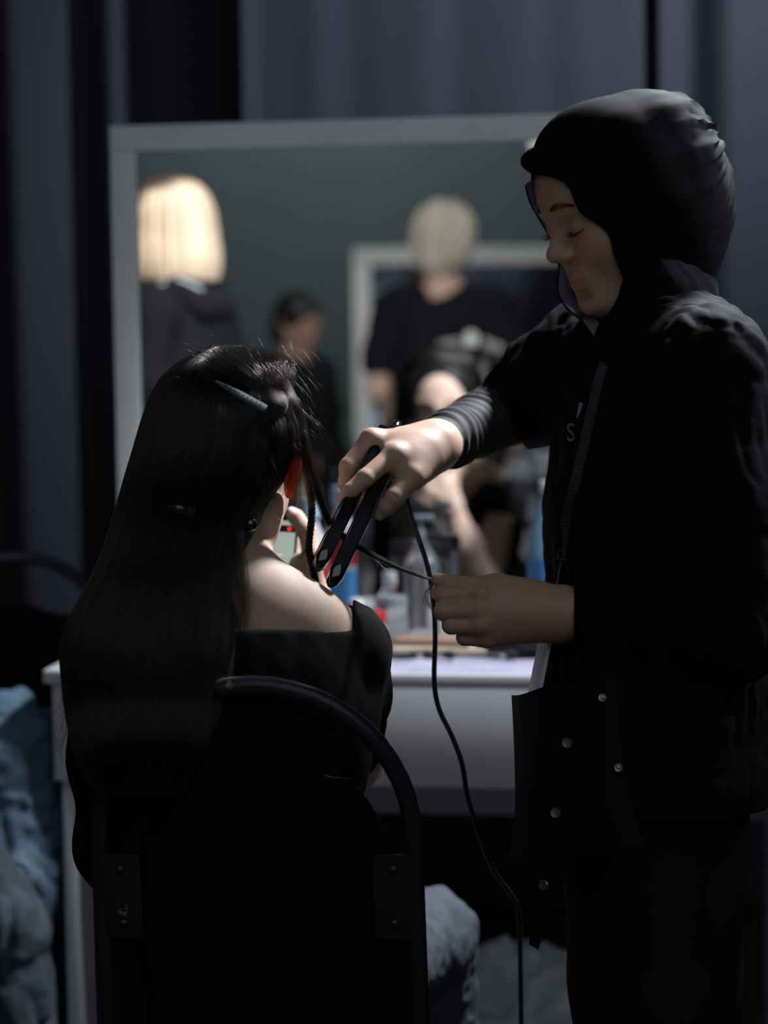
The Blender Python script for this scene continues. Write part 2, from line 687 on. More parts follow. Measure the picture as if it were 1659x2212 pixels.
Mesh().box(base + MX * 0.044 + BK * (T_DEP - 0.04) + UP * 0.435, MX * (T_LEN - 0.088), BK * 0.018, UP * 0.29, 0.0015).build('back_panel', white_m, vt)

# ------------------------------------------------------------------ vanity mirror
frame_m = mat('mirror_frame_white', (0.88, 0.90, 0.92), 0.42, var=0.04, vscale=10)
glass_m = mat('mirror_glass', (0.86, 0.88, 0.88), 0.0, metal=1.0)
edge_m = mat('glass_edge', (0.18, 0.42, 0.36), 0.15)


def framed_mirror(name, label, tl, ex, ey, w, h, fw, nrm, group=None):
    """tl top left corner of frame front, ex to the right, ey down, nrm out of the glass"""
    base = tl + ex * w / 2 + ey * h - nrm * 0.015
    e = empty(name, base, label, 'mirror', group)
    th = 0.03
    Mesh().box(tl, ex * w, ey * fw, -nrm * th, 0.002).build('frame_rail', frame_m, e)
    Mesh().box(tl + ey * (h - fw), ex * w, ey * fw, -nrm * th, 0.002).build('frame_rail', frame_m, e)
    Mesh().box(tl + ey * (fw + 0.0005), ex * fw, ey * (h - 2 * fw - 0.001), -nrm * th, 0.002).build('frame_stile', frame_m, e)
    Mesh().box(tl + ey * (fw + 0.0005) + ex * (w - fw), ex * fw, ey * (h - 2 * fw - 0.001), -nrm * th, 0.002).build('frame_stile', frame_m, e)
    a = tl + ex * fw + ey * fw - nrm * 0.012
    Mesh().box(a, ex * (w - 2 * fw), ey * (h - 2 * fw), -nrm * 0.004).build('glass', glass_m, e, smooth=False)
    Mesh().box(a - nrm * 0.006, ex * (w - 2 * fw), ey * (h - 2 * fw), -nrm * 0.008).build('backing_board', dark_m, e, smooth=False)
    Mesh().box(a + ex * 0.0005 + nrm * 0.0002, ex * 0.0022, ey * (h - 2 * fw), -nrm * 0.003).build('glass_edge', edge_m, e, smooth=False)
    return e


m_tl = on_plane(236, 272, M0 + MN * 0.012, MN)
framed_mirror('vanity_mirror', 'large mirror in wide white frame standing on the vanity table', m_tl, MX, -UP, 0.955, m_tl[2] - T_TOP - 0.001, 0.0415, MN)

# station across the hall, seen only in the mirror
b_tl, b_tr, b_bl = V(762, 536, 8.3), V(1500, 536, 8.3), V(762, 1300, 8.3)
bex = (b_tr - b_tl)
bw = np.linalg.norm(bex)
bex = bex / bw
bex[2] = 0
bex /= np.linalg.norm(bex)
bn = np.cross(bex, UP)
if np.dot(bn, M0 - b_tl) < 0:
    bn = -bn
framed_mirror('station_mirror', 'white framed mirror behind the person with pale cropped hair', b_tl, bex, -UP, bw, b_tl[2] - T_TOP - 0.001, 0.069, bn)
sb = b_tl * np.array([1, 1, 0])
st = empty('station_table', sb + bex * bw / 2 + bn * 0.1, 'white table under the mirror across the hall', 'table')
Mesh().box(sb - bex * 0.1 - bn * 0.08 + UP * 0.72, bex * (bw + 0.2), bn * 0.34, UP * 0.03, 0.003).build('tabletop', white_m, st)
for s in (-0.08, bw + 0.05):
    Mesh().box(sb + bex * s - bn * 0.06, bex * 0.03, bn * 0.30, UP * 0.719, 0.002).build('side_panel', white_m, st)
Mesh().box(sb - bex * 0.05 - bn * 0.05 + UP * 0.2, bex * (bw + 0.1), bn * 0.02, UP * 0.519, 0.002).build('back_panel', white_m, st)

# ------------------------------------------------------------------ folding chairs
chair_m = mat('chair_paint', (0.018, 0.020, 0.024), 0.33, spec=0.35)
_nt = chair_m.node_tree
_b = _nt.nodes['Principled BSDF']
_tc = _nt.nodes['Texture Coordinate']
_n = _nt.nodes.new('ShaderNodeTexNoise')
_n.inputs['Scale'].default_value = 26
_n.inputs['Detail'].default_value = 6
_nt.links.new(_tc.outputs['Object'], _n.inputs['Vector'])
_r = _nt.nodes.new('ShaderNodeValToRGB')
_r.color_ramp.elements[0].position = 0.70
_r.color_ramp.elements[1].position = 0.715
_r.color_ramp.elements[0].color = (0.016, 0.018, 0.022, 1)
_r.color_ramp.elements[1].color = (0.16, 0.15, 0.14, 1)
_nt.links.new(_n.outputs['Fac'], _r.inputs['Fac'])
_nt.links.new(_r.outputs['Color'], _b.inputs['Base Color'])
chair_pad = mat('chair_vinyl', (0.005, 0.005, 0.006), 0.6, bump=0.2, bscale=300, spec=0.15)
rivet_m = mat('rivet_steel', (0.05, 0.05, 0.055), 0.45, metal=1.0)


def folding_chair(loc, rz, label):
    e = empty('folding_chair', loc, label, 'chair', 'black folding chairs')
    c, s = math.cos(rz), math.sin(rz)
    R = np.array([[c, -s, 0], [s, c, 0], [0, 0, 1]])
    w = lambda p: (R @ np.asarray(p, float).T).T + np.asarray(loc, float)

    def lean(z):
        return 0.0 if z > 0.88 else (0.888 - z) * 0.13
    hw, zc = 0.172, 0.716
    arch = []
    for z in np.linspace(0.012, zc - 0.03, 8):
        arch.append((-hw - (zc - z) * 0.02, lean(z), z))
    for a in np.linspace(math.pi, 0, 25):
        z = zc + hw * math.sin(a)
        arch.append((hw * math.cos(a), lean(z), z))
    for z in np.linspace(zc - 0.03, 0.012, 8):
        arch.append((hw + (zc - z) * 0.02, lean(z), z))
    Mesh().tube(w(np.array(arch)), 0.0108, 14).build('back_frame', chair_m, e)
    # sheet back between the uprights, hollowed towards the sitter
    nx, nz = 17, 15
    front = []
    for i in range(nz):
        q = i / (nz - 1)
        for j in range(nx):
            u = j / (nx - 1) * 2 - 1
            half = hw - 0.006
            ztop = 0.79 + 0.030 * (1 - abs(u)) * 0 + 0.012 * math.cos(u * 5.5) - 0.075 * max(0, abs(u) - 0.62) ** 1.3 * 6
            z = 0.475 + (ztop - 0.475) * q
            front.append((u * half, lean(z) + 0.030 * (1 - u * u), z))
    front = np.array(front)
    back = front + np.array([0, 0.004, 0])
    f = []
    N = nx * nz
    for i in range(nz - 1):
        for j in range(nx - 1):
            a = i * nx + j
            f += [[a, a + 1, a + 1 + nx, a + nx], [N + a, N + a + nx, N + a + nx + 1, N + a + 1]]
    for i in range(nz - 1):
        for j in (0, nx - 1):
            a = i * nx + j
            f.append([a, a + nx, N + a + nx, N + a])
    for j in range(nx - 1):
        for i in (0, nz - 1):
            a = i * nx + j
            f.append([a, N + a, N + a + 1, a + 1])
    Mesh().add(w(np.concatenate([front, back])), f).build('back_panel', chair_pad, e)
    for sx in (-1, 1):
        o = np.array([sx * 0.150 - 0.022, lean(0.665) - 0.006 + 0.006, 0.60])
        pl = Mesh().box(w(o), R @ np.array([0.044, 0, 0]), R @ np.array([0, 0.003, 0]), R @ np.array([0, -0.021, 0.10]), 0.001).build('bracket', chair_m, e)
        for hz in (0.018, 0.082):
            cc = w(o + np.array([0.022, -0.0015 - 0.021 * hz / 0.1, hz]))
            Mesh().lathe(cc, [(0.0052, 0.0), (0.0050, 0.0012), (0.0028, 0.0024), (0.0005, 0.0027)], 12, axis=R @ np.array([0, -1.0, 0.0])).build('rivet', rivet_m, pl)
    # seat with rolled front
    seat = []
    for i in range(13):
        q = i / 12
        y = 0.085 + 0.36 * q
        half = (hw - 0.018) * (1 - 0.10 * (2 * q - 1) ** 6)
        z = 0.455 - 0.014 * max(0, q - 0.75) ** 2 * 16
        prof = [(-half, 0), (-half + 0.01, 0.010), (-half * 0.5, 0.007), (0, 0.005), (half * 0.5, 0.007), (half - 0.01, 0.010), (half, 0), (half - 0.01, -0.012), (0, -0.012), (-half + 0.01, -0.012)]
        seat.append(w(np.array([(a, y, z + b) for a, b in prof])))
    Mesh().loft(seat).build('seat', chair_pad, e)
    for sx in (-1, 1):
        Mesh().tube(w(np.array([(sx * 0.145, 0.40, 0.43), (sx * 0.15, 0.2, 0.25), (sx * 0.155, -0.05, 0.012)])), 0.0105, 12).build('rear_leg', chair_m, e)
    Mesh().tube(w(np.array([(-0.184, 0.155, 0.15), (0, 0.155, 0.15), (0.184, 0.155, 0.15)])), 0.007, 10).build('crossbar', chair_m, e)
    Mesh().tube(w(np.array([(-0.155, 0.0, 0.065), (0, 0.0, 0.065), (0.155, 0.0, 0.065)])), 0.007, 10).build('crossbar', chair_m, e)
    return e


cx = P(543, 1492, 2.212)
folding_chair((cx[0], cx[1], 0), math.radians(-3), 'black folding chair holding the seated woman with long hair')
cx = P(28, 1190, 3.62)
folding_chair((cx[0], cx[1], 0), math.radians(14), 'black folding chair with round back left of the white table')

# ================================================================== the seated woman
skin_girl = mat('skin_seated', (0.6, 0.42, 0.34), 0.6, spec=0.3, sss=0.35, sss_scale=0.012, bump=0.08, bscale=700, attr=True)
black_knit = mat('black_knit', (0.006, 0.006, 0.007), 0.85, bump=0.25, bscale=1200, sheen=0.01, spec=0.08)
hair_dark = hair_mat('hair_black', (0.006, 0.0045, 0.004), 0.17)
hair_mass = mat('hair_mass_black', (0.0045, 0.004, 0.004), 0.5, spec=0.25)
jeans_grey = mat('jeans_grey', (0.06, 0.068, 0.085), 0.85, var=0.25, vscale=25, bump=0.4, bscale=900)
shoe_black = mat('shoe_black', (0.012, 0.012, 0.013), 0.5)


def px_cone(b, a, c, ra, rb, k=0.01, sub=False):
    b.cone(P(*a), P(*c), ra, rb, k, sub)


def px_chain(b, pts, k=0.006):
    """points (px, py, depth, radius)"""
    for p, q in zip(pts[:-1], pts[1:]):
        b.cone(P(*p[:3]), P(*q[:3]), p[3], q[3], k)


def nail_colors(v, c, nails, col):
    for p, d, r in nails:
        q = v - p
        m = np.exp(-((np.linalg.norm(q, axis=1) / r) ** 6))
        c = c * (1 - m[:, None] * 0.8) + np.array(col) * m[:, None] * 0.8
    return c


def simple_hand(b, wrist, fwd, palm, s=1.0, curl=0.5, side=1):
    """relaxed hand: fwd along the fingers, palm normal, side +1 puts the thumb along fwd x palm"""
    f = np.asarray(fwd, float) / np.linalg.norm(fwd)
    n = np.asarray(palm, float)
    n = n - f * np.dot(n, f)
    n /= np.linalg.norm(n)
    x = np.cross(f, n) * side
    w = np.asarray(wrist, float)
    for i, (o, L) in enumerate(((0.030, 0.072), (0.010, 0.080), (-0.010, 0.074), (-0.028, 0.058))):
        mcp = w + f * (0.088 - 0.006 * abs(i - 1)) * s + x * o * s
        b.cone(w + x * o * 0.5 * s, mcp, 0.017 * s, 0.0115 * s, 0.012)
        p = mcp
        a = 0.35 * curl
        for j, (fr, r) in enumerate(((0.45, 0.0095), (0.30, 0.0085), (0.25, 0.0072))):
            a += 0.55 * curl
            q = p + (f * math.cos(a) + n * math.sin(a)) * L * fr * s
            b.cone(p, q, (0.0105 if j == 0 else r + 0.0008) * s, r * s, 0.004)
            p = q
    c = w + f * 0.02 * s + x * 0.022 * s + n * 0.008 * s
    t1 = c + (f * 0.030 + x * 0.026 + n * 0.014) * s
    t2 = t1 + (f * 0.028 + x * 0.008 + n * 0.012) * s
    t3 = t2 + (f * 0.022 - x * 0.002 + n * 0.008) * s
    b.cone(c, t1, 0.016 * s, 0.0125 * s, 0.010)
    b.cone(t1, t2, 0.0115 * s, 0.0098 * s, 0.004)
    b.cone(t2, t3, 0.0098 * s, 0.0075 * s, 0.004)


def join_meshes(parts):
    v, f, n = [], [], 0
    for a, b in parts:
        v.append(a)
        f.append(b + n)
        n += len(a)
    return np.concatenate(v), np.concatenate(f)


gr = P(510, 2200, 2.4)
girl = empty('person', (gr[0], gr[1], 0), 'seated woman with long dark hair in black off-shoulder top, phone raised', 'person')

a = math.radians(9)
g_frame = (rot_frame((math.sin(a) * 0.98, math.cos(a) * 0.98, -0.20), (0, 0, 1)), P(490, 1003, 2.36))
GS = 0.98
hd = Body()
hd.frame = g_frame
add_head(hd, GS, neck=False)
hd.frame = (np.eye(3), np.zeros(3))
px_cone(hd, (474, 1085, 2.345), (468, 1245, 2.325), 0.043, 0.046, 0.018)
px_cone(hd, (484, 1110, 2.375), (474, 1265, 2.375), 0.034, 0.040, 0.018)
px_cone(hd, (480, 1335, 2.335), (640, 1366, 2.335), 0.044, 0.040, 0.04)
px_cone(hd, (640, 1366, 2.335), (745, 1405, 2.37), 0.040, 0.042, 0.03)
px_cone(hd, (485, 1275, 2.33), (240, 1420, 2.32), 0.044, 0.042, 0.045)
hd.ell(P(495, 1490, 2.35), (0.150, 0.080, 0.150), 0.05)
g_head = hd.mesh(0.0026)

ph = Body()        # arm and hand that hold the phone
px_chain(ph, [(750, 1405, 2.39, 0.040), (762, 1640, 2.60, 0.036), (715, 1450, 2.64, 0.034), (668, 1302, 2.655, 0.0235)], 0.02)
px_cone(ph, (668, 1302, 2.655), (660, 1225, 2.655), 0.023, 0.020, 0.02)
px_cone(ph, (668, 1300, 2.66), (643, 1200, 2.685), 0.022, 0.014, 0.02)
px_chain(ph, [(672, 1262, 2.645, 0.017), (674, 1200, 2.635, 0.0125), (662, 1146, 2.645, 0.0112), (640, 1118, 2.655, 0.0095), (629, 1108, 2.66, 0.008)])
for i, (yy, L) in enumerate(((1165, 70), (1195, 75), (1222, 70), (1246, 55))):
    px_chain(ph, [(652, yy + 22, 2.69, 0.0125), (640 - L * 0.35, yy - 6, 2.710, 0.0098), (640 - L * 0.75, yy - 8, 2.708, 0.0088), (640 - L, yy - 4, 2.702, 0.0075)])
g_ph = ph.mesh(0.0022)
la = Body()
px_chain(la, [(240, 1430, 2.33, 0.040), (250, 1835, 2.36, 0.034), (350, 2000, 2.62, 0.025)], 0.02)
w0, w1 = P(350, 2000, 2.62), P(430, 2060, 2.75)
simple_hand(la, w0, w1 - w0, (0, 0, -1), 0.95, 0.6, 1)
g_la = la.mesh(0.004)
v, f = join_meshes([g_head, g_ph, g_la])
cols = face_colors(v, g_frame, GS, (0.46, 0.325, 0.262), (0.45, 0.19, 0.17))
cols = nail_colors(v, cols, [(P(633, 1105, 2.652), None, 0.008)], (0.8, 0.68, 0.66))
# the ears let light through
l = (v - g_frame[1]) @ g_frame[0] / GS
g_body = mk('body', v, f, skin_girl, girl, colors=cols)
ear_m = mat('skin_ear', (0.62, 0.20, 0.10), 0.5, sss=1.0, sss_scale=0.03, translucent=0.55)
g_body.data.materials.append(ear_m)
fc = v[f].mean(1)
lf = (fc - g_frame[1]) @ g_frame[0] / GS
earf = (np.abs(lf[:, 0]) > 0.0735) & (np.abs(lf[:, 2]) < 0.045) & (lf[:, 1] < 0.012)
g_body.data.polygons.foreach_set('material_index', earf.astype(np.int32))

# face details that show in the mirror
dark_brow = mat('brow_hair', (0.02, 0.014, 0.012), 0.7)


def brows_and_lashes(frame, s, parent, body, lash=True, sides=(-1, 1)):
    R, o = frame
    w = lambda q: R @ (np.asarray(q, float) * s) + o

    def front(xz):
        """forward reach of the face at these (x, z) spots"""
        xz = np.asarray(xz, float)
        ys = np.linspace(0.125, 0.05, 120)
        g = np.stack([np.repeat(xz[:, 0], 120), np.tile(ys, len(xz)), np.repeat(xz[:, 1], 120)], 1)
        d = body.sdf((R @ (g * s).T).T + o).reshape(len(xz), 120)
        return ys[np.argmax(d < 0, axis=1)]
    for q in sides:
        NB_ = 620
        t = rng.random(NB_)
        x = q * (0.0120 + 0.036 * t)
        wd = np.clip(t / 0.18, 0.25, 1) * (1 - 0.75 * np.clip((t - 0.35) / 0.65, 0, 1))
        z = 0.0265 + 0.0060 * np.sin(t * 2.4) - 0.0045 * t + (rng.random(NB_) - 0.5) * 0.0085 * wd
        y = front(np.stack([x, z], 1))
        st = []
        for i in range(NB_):
            dr = np.array([q * (0.55 + 0.35 * t[i]), 0.0, 0.55 - 0.75 * t[i]])
            st.append(np.array([w(np.array([x[i], y[i] - 0.0003, z[i]]) + dr * (k * 0.0022) + np.array([0, 0.00055 * k, 0])) for k in range(4)]))
        hair_obj('eyebrow', st, 0.00013, hair_dark, parent)
        if lash:
            t = np.linspace(0, 1, 44)
            x = q * (0.0185 + 0.027 * t)
            z = -0.0085 + 0.0045 * (2 * t - 1) ** 2 + 0.001 * t
            y = front(np.stack([x, z], 1))
            st = []
            for i in range(44):
                L = 0.0080 + 0.0030 * t[i] + 0.0015 * (i % 3)
                p0 = np.array([x[i], y[i] - 0.0004, z[i]])
                st.append(np.array([w(p0 + np.array([q * (t[i] - 0.4) * 0.6 * k, k * 0.85, -0.55 * k + 0.5 * k * k / L])) for k in np.linspace(0, L, 5)]))
            hair_obj('eyelash', st, 0.00022, hair_dark, parent)


brows_and_lashes(g_frame, GS, girl, hd)

# ------------------------------------------------------------------ her clothes
top = Body()
top.ell(P(495, 1490, 2.35), (0.166, 0.098, 0.160), 0.05)
px_cone(top, (505, 1560, 2.36), (510, 1900, 2.36), 0.118, 0.112, 0.06)
px_cone(top, (440, 1560, 2.36), (450, 1900, 2.36), 0.100, 0.100, 0.06)
px_cone(top, (580, 1560, 2.36), (570, 1900, 2.36), 0.100, 0.100, 0.06)
px_cone(top, (510, 1900, 2.37), (515, 2170, 2.40), 0.118, 0.135, 0.06)
px_cone(top, (500, 1320, 2.335), (740, 1402, 2.37), 0.052, 0.050, 0.03)
px_cone(top, (690, 1335, 2.435), (752, 1375, 2.42), 0.028, 0.036, 0.02)
px_cone(top, (485, 1320, 2.33), (240, 1424, 2.32), 0.052, 0.048, 0.03)
px_chain(top, [(740, 1408, 2.375, 0.0515), (748, 1500, 2.43, 0.0475), (750, 1610, 2.54, 0.046)], 0.03)
px_chain(top, [(240, 1430, 2.33, 0.0475), (240, 1640, 2.34, 0.0450), (250, 1830, 2.355, 0.044), (300, 1920, 2.45, 0.034)], 0.03)


def top_disp(p):
    q = p * np.array([26, 26, 9.0])
    dd = 0.0032 * noise(q, 5) + 0.0016 * noise(p * np.array([60, 60, 24]), 6)
    # neckline: wide boat neck open over the right shoulder blade
    return dd


top.disp = top_disp
_top_sdf = top.sdf
NB = P(762, 1362, 2.27)
NL = P(300, 1362, 2.27)


def top_cut(p):
    d = _top_sdf(p)
    # wide opening: box from behind the shoulders to just past the collar bones
    rel = p - CAM
    dep = rel @ CF
    pxx = rel @ CR / dep * F + 829.5
    pyy = 1106 - rel @ CU / dep * F
    bx = np.maximum(np.maximum((pxx - 762) / 1880, (250 - pxx) / 1880), np.maximum((pyy - 1363 + 0.02 * (762 - pxx)) / 1880, dep - 2.405))
    e = p - P(520, 1255, 2.47)
    fr = np.sqrt((e * e / np.array([0.115, 0.10, 0.085]) ** 2).sum(1)) - 1
    op = np.minimum(bx, fr * 0.085)
    return smax(d, -op, 0.004)


top.sdf = top_cut
v, f = top.mesh(0.0042)
mk('off_shoulder_top', v, f, black_knit, girl)

jn = Body()
hipR, hipL = P(590, 2190, 2.42), P(440, 2190, 2.42)
kR, kL = P(925, 2030, 2.84), P(600, 2110, 2.90)
for hp, kn in ((hipR, kR), (hipL, kL)):
    jn.cone(hp, kn, 0.095, 0.066, 0.03)
    an = kn + np.array([0.03, 0.03, 0.0])
    an[2] = 0.09
    jn.cone(kn, kn * 0.45 + an * 0.55, 0.064, 0.058, 0.03)
    jn.cone(kn * 0.45 + an * 0.55, an, 0.058, 0.055, 0.02)
jn.disp = lambda p: 0.004 * noise(p * np.array([40, 40, 28]), 8) + 0.002 * noise(p * 90, 9)
v, f = jn.mesh(0.005)
mk('jeans', v, f, jeans_grey, girl)
for kn in (kR, kL):
    s_ = Body()
    an = np.array([kn[0] + 0.03, kn[1] + 0.03, 0.05])
    s_.cone(an + np.array([0, -0.03, 0]), an + np.array([0.02, 0.13, -0.018]), 0.045, 0.03, 0.02)
    s_.cone(an + np.array([0, 0, 0.0]), an + np.array([0, 0, 0.05]), 0.042, 0.046, 0.02)
    v, f = s_.mesh(0.005)
    v[:, 2] = np.maximum(v[:, 2], 0.001)
    mk('shoe', v, f, shoe_black, girl)

# ------------------------------------------------------------------ her hair
HR = [  # row, left, right, depth of axis, swell to camera, swell away
    (745, 462, 520, 2.365, .020, .020), (762, 415, 556, 2.362, .055, .040), (795, 366, 600, 2.360, .083, .055), (845, 333, 632, 2.355, .098, .062),
    (905, 312, 650, 2.350, .106, .062), (970, 294, 648, 2.345, .108, .055), (1030, 275, 612, 2.340, .105, .045), (1090, 258, 572, 2.335, .098, .030),
    (1150, 240, 545, 2.325, .088, .020), (1210, 220, 523, 2.314, .080, .020), (1270, 192, 517, 2.302, .070, .020), (1330, 155, 517, 2.287, .062, .025),
    (1400, 134, 514, 2.264, .052, .025), (1460, 138, 500, 2.238, .042, .015), (1520, 143, 478, 2.210, .034, .008), (1600, 155, 445, 2.192, .026, .006),
    (1670, 180, 415, 2.188, .020, .006), (1715, 215, 390, 2.186, .010, .005)]
HR = np.array(HR, float)
_hy = np.linspace(HR[0, 0], HR[-1, 0], 70)
HRi = np.stack([_hy] + [np.interp(_hy, HR[:, 0], HR[:, i]) for i in range(1, 6)], 1)
for _ in range(2):
    HRi[1:-1, 1:] = (HRi[:-2, 1:] + 2 * HRi[1:-1, 1:] + HRi[2:, 1:]) / 4


def hair_pt(row, th, grow=1.0):
    """row 0..69, th 0 faces the camera, +pi/2 right silhouette"""
    i = np.clip(row, 0, 68.999)
    i0 = i.astype(int)
    q = (HRi[i0].T * (1 - (i - i0)) + HRi[i0 + 1].T * (i - i0)).T
    cxp, hwp = (q[:, 1] + q[:, 2]) / 2, (q[:, 2] - q[:, 1]) / 2 * grow
    s, c = np.sin(th), np.cos(th)
    dep = q[:, 3] - np.where(c > 0, q[:, 4], q[:, 5]) * c * grow
    px = cxp + hwp * s
    out = CAM + dep[:, None] * CF + ((px - 829.5) / F * dep)[:, None] * CR - ((q[:, 0] - 1106) / F * dep)[:, None] * CU
    return out


seg = 512
th = np.arange(seg) / seg * 2 * math.pi
rings = []
for r_ in range(70):
    pt = hair_pt(np.full(seg, float(r_)), th, 0.972)
    tw = th + 0.10 * noise(np.stack([np.cos(th) * 3, np.sin(th) * 3, np.full(seg, r_ * 0.05)], 1), 10)
    nz = 0.012 * noise(np.stack([np.cos(tw) * 9, np.sin(tw) * 9, np.full(seg, r_ * 0.03)], 1), 11)
    nz = nz + 0.009 * noise(np.stack([np.cos(tw) * 26, np.sin(tw) * 26, np.full(seg, r_ * 0.05)], 1), 12) + 0.006 * noise(np.stack([np.cos(tw) * 60, np.sin(tw) * 60, np.full(seg, r_ * 0.06)], 1), 13)
    c0 = pt.mean(0)
    rings.append(c0 + (pt - c0) * (1 + nz[:, None]))
hm = Mesh().loft(rings)
cp_ = Body()
cp_.frame = g_frame
cp_.ell(np.array([0, -0.008, 0.038]) * GS, np.array([0.083, 0.103, 0.086]) * GS, 0)
cp_.ell(np.array([-0.062, 0.030, -0.05]) * GS, np.array([0.026, 0.045, 0.12]) * GS, 0.03)
cp_.ell(np.array([0.0, 0.120, -0.012]) * GS, np.array([0.068, 0.095, 0.114]) * GS, 0.01, None, True)
v_, f_ = cp_.mesh(0.004)
hm.add(v_, f_)
hair_o = hm.build('hair', hair_mass, girl)

strands = []
for i in range(6500):
    t0 = rng.uniform(-2.0, 2.0)
    s0 = rng.uniform(0.2, 3) if rng.random() < 0.55 else rng.uniform(2, 30)
    e0 = 69 - abs(rng.normal(0, 4)) if rng.random() < 0.85 else rng.uniform(40, 66)
    n = 34
    rows = np.linspace(s0, e0, n)
    clump = math.floor(t0 * 24) / 24
    drift = noise(np.stack([np.full(n, clump * 5), rows * 0.05, np.full(n, 0.5)], 1), 21) * 0.05 * np.linspace(0, 1, n)
    drift = drift + noise(np.stack([np.full(n, i * 0.37), rows * 0.08, np.full(n, 2.5)], 1), 22) * 0.03 * np.linspace(0.2, 1, n)
    lift = 0.985 + 0.015 * rng.random() + (0.035 * rng.random() ** 6) + 0.022 * float(_hash(int(clump * 24) + 900, 3, 5, 77))
    strands.append(hair_pt(rows, t0 + drift, lift))
hair_obj('hair_strands', strands[1800:], 0.00011, hair_dark, hair_o)
hair_obj('hair_strands', strands[:1800], 0.00026, hair_dark, hair_o)


def lock(ctrl, n, spread0, spread1, wob=0.002, npts=26, short=0.0, seed=0):
    """tapering bundle of strands along a path of (px, py, depth)"""
    c = spline([P(*q) for q in ctrl], npts)
    out = []
    tt = np.linspace(0, 1, npts)[:, None]
    for i in range(n):
        o = rng.normal(0, 1, 3)
        o = o / np.linalg.norm(o) * rng.random() ** 0.5
        w = np.stack([noise(np.stack([np.full(npts, i * 1.7 + a), tt[:, 0] * 3, np.full(npts, seed + 0.3)], 1), 31) for a in range(3)], 1) * wob
        e = npts if rng.random() > short else rng.integers(npts // 2, npts)
        out.append((c + o * (spread0 + (spread1 - spread0) * tt) + w * tt)[:e])
    return out


ls = []
# section rolled over the crown and pinned by the clip
for k in range(7):
    x0 = 440 + 22 * k
    ls += lock([(x0, 760 + 3 * abs(k - 3), 2.30), (x0 + 48, 800, 2.262), (575 + 6 * k, 850, 2.250 + 0.004 * k), (606, 880, 2.252), (592, 902, 2.250)], 130, 0.013, 0.006, 0.003, seed=k)
ls += lock([(600, 845, 2.275), (632, 880, 2.280), (648, 940, 2.300), (668, 1010, 2.330), (690, 1075, 2.360), (712, 1130, 2.380), (748, 1163, 2.388)], 420, 0.013, 0.003, 0.003, seed=11)
ls += lock([(610, 860, 2.29), (640, 920, 2.300), (652, 980, 2.32), (665, 1040, 2.345), (672, 1090, 2.36)], 260, 0.012, 0.004, 0.004, seed=12)
ls += lock([(590, 905, 2.255), (600, 940, 2.252), (590, 1000, 2.262), (560, 1060, 2.275), (540, 1120, 2.28)], 160, 0.012, 0.010, 0.006, seed=13)
ls += lock([(545, 880, 2.250), (525, 920, 2.244), (515, 1000, 2.245), (510, 1080, 2.25), (505, 1170, 2.25), (505, 1300, 2.24)], 260, 0.010, 0.012, 0.006, seed=14)
ls += lock([(615, 890, 2.270), (628, 930, 2.270), (622, 985, 2.290), (606, 1030, 2.30), (585, 1075, 2.30)], 200, 0.013, 0.012, 0.005, seed=15)
ls += lock([(505, 1150, 2.245), (518, 1230, 2.245), (525, 1300, 2.24), (515, 1380, 2.235)], 160, 0.010, 0.009, 0.006, seed=16)
hair_obj('pinned_locks', ls, 0.00011, hair_dark, hair_o)
fly = []
for i in range(70):
    x0, y0 = rng.uniform(400, 640), rng.uniform(745, 860)
    d0 = 2.30
    k = rng.uniform(-1, 1)
    side = 1 if x0 > 500 else -1
    L = rng.uniform(40, 150)
    fly.append(spline([P(x0, y0, d0), P(x0 + side * L * 0.3, y0 - 18 + 20 * k, d0 - 0.02), P(x0 + side * L * 0.7, y0 + L * 0.3, d0 - 0.03), P(x0 + side * L * (0.8 + 0.2 * k), y0 + L * 0.9, d0 - 0.01)], 14))
for i in range(22):
    x0, y0 = rng.uniform(600, 660), rng.uniform(850, 960)
    L = rng.uniform(60, 170)
    fly.append(spline([P(x0, y0, 2.28), P(x0 + L * 0.25, y0 + L * 0.2, 2.27), P(x0 + L * 0.45, y0 + L * 0.55, 2.28), P(x0 + L * rng.uniform(0.2, 0.6), y0 + L, 2.30)], 14))
for i in range(70):
    y0 = rng.uniform(1430, 1600)
    fly.append(spline([P(145, y0, 2.23), P(140 - rng.uniform(0, 14), y0 + 30, 2.22), P(140 - rng.uniform(4, 34), y0 + 60, 2.215), P(140 - rng.uniform(-5, 30), y0 + rng.uniform(70, 130), 2.21)], 10))
for i in range(60):
    x0 = rng.uniform(470, 600)
    y0 = rng.uniform(920, 1150)
    L = rng.uniform(50, 150)
    fly.append(spline([P(x0, y0, 2.238), P(x0 + rng.uniform(-8, 20), y0 + L * .4, 2.235), P(x0 + rng.uniform(-10, 30), y0 + L * 0.7, 2.235), P(x0 + rng.uniform(-10, 40), y0 + L, 2.24)], 12))
hair_obj('flyaway_hairs', fly, 0.00006, hair_dark, hair_o)
ll = lock([(740, 1160, 2.385), (772, 1180, 2.375), (812, 1203, 2.362), (860, 1226, 2.350), (905, 1243, 2.344), (945, 1256, 2.342)], 170, 0.0055, 0.0012, 0.001, seed=17)
for i in range(40):
    e = rng.uniform(0, 1)
    ll.append(spline([P(745 + 4 * e, 1163, 2.383), P(790 + 20 * e, 1180 + 30 * e, 2.37), P(810 + 30 * e, 1200 + 40 * rng.random(), 2.365)], 8))
for i in range(26):
    ll.append(spline([P(932, 1262, 2.335), P(918 + 8 * rng.random(), 1280, 2.332), P(914 + 14 * rng.random(), 1300, 2.332), P(930 + 12 * rng.random(), 1312 + 8 * rng.random(), 2.334)], 8))
hair_obj('stretched_lock', ll, 0.00012, hair_dark, hair_o)
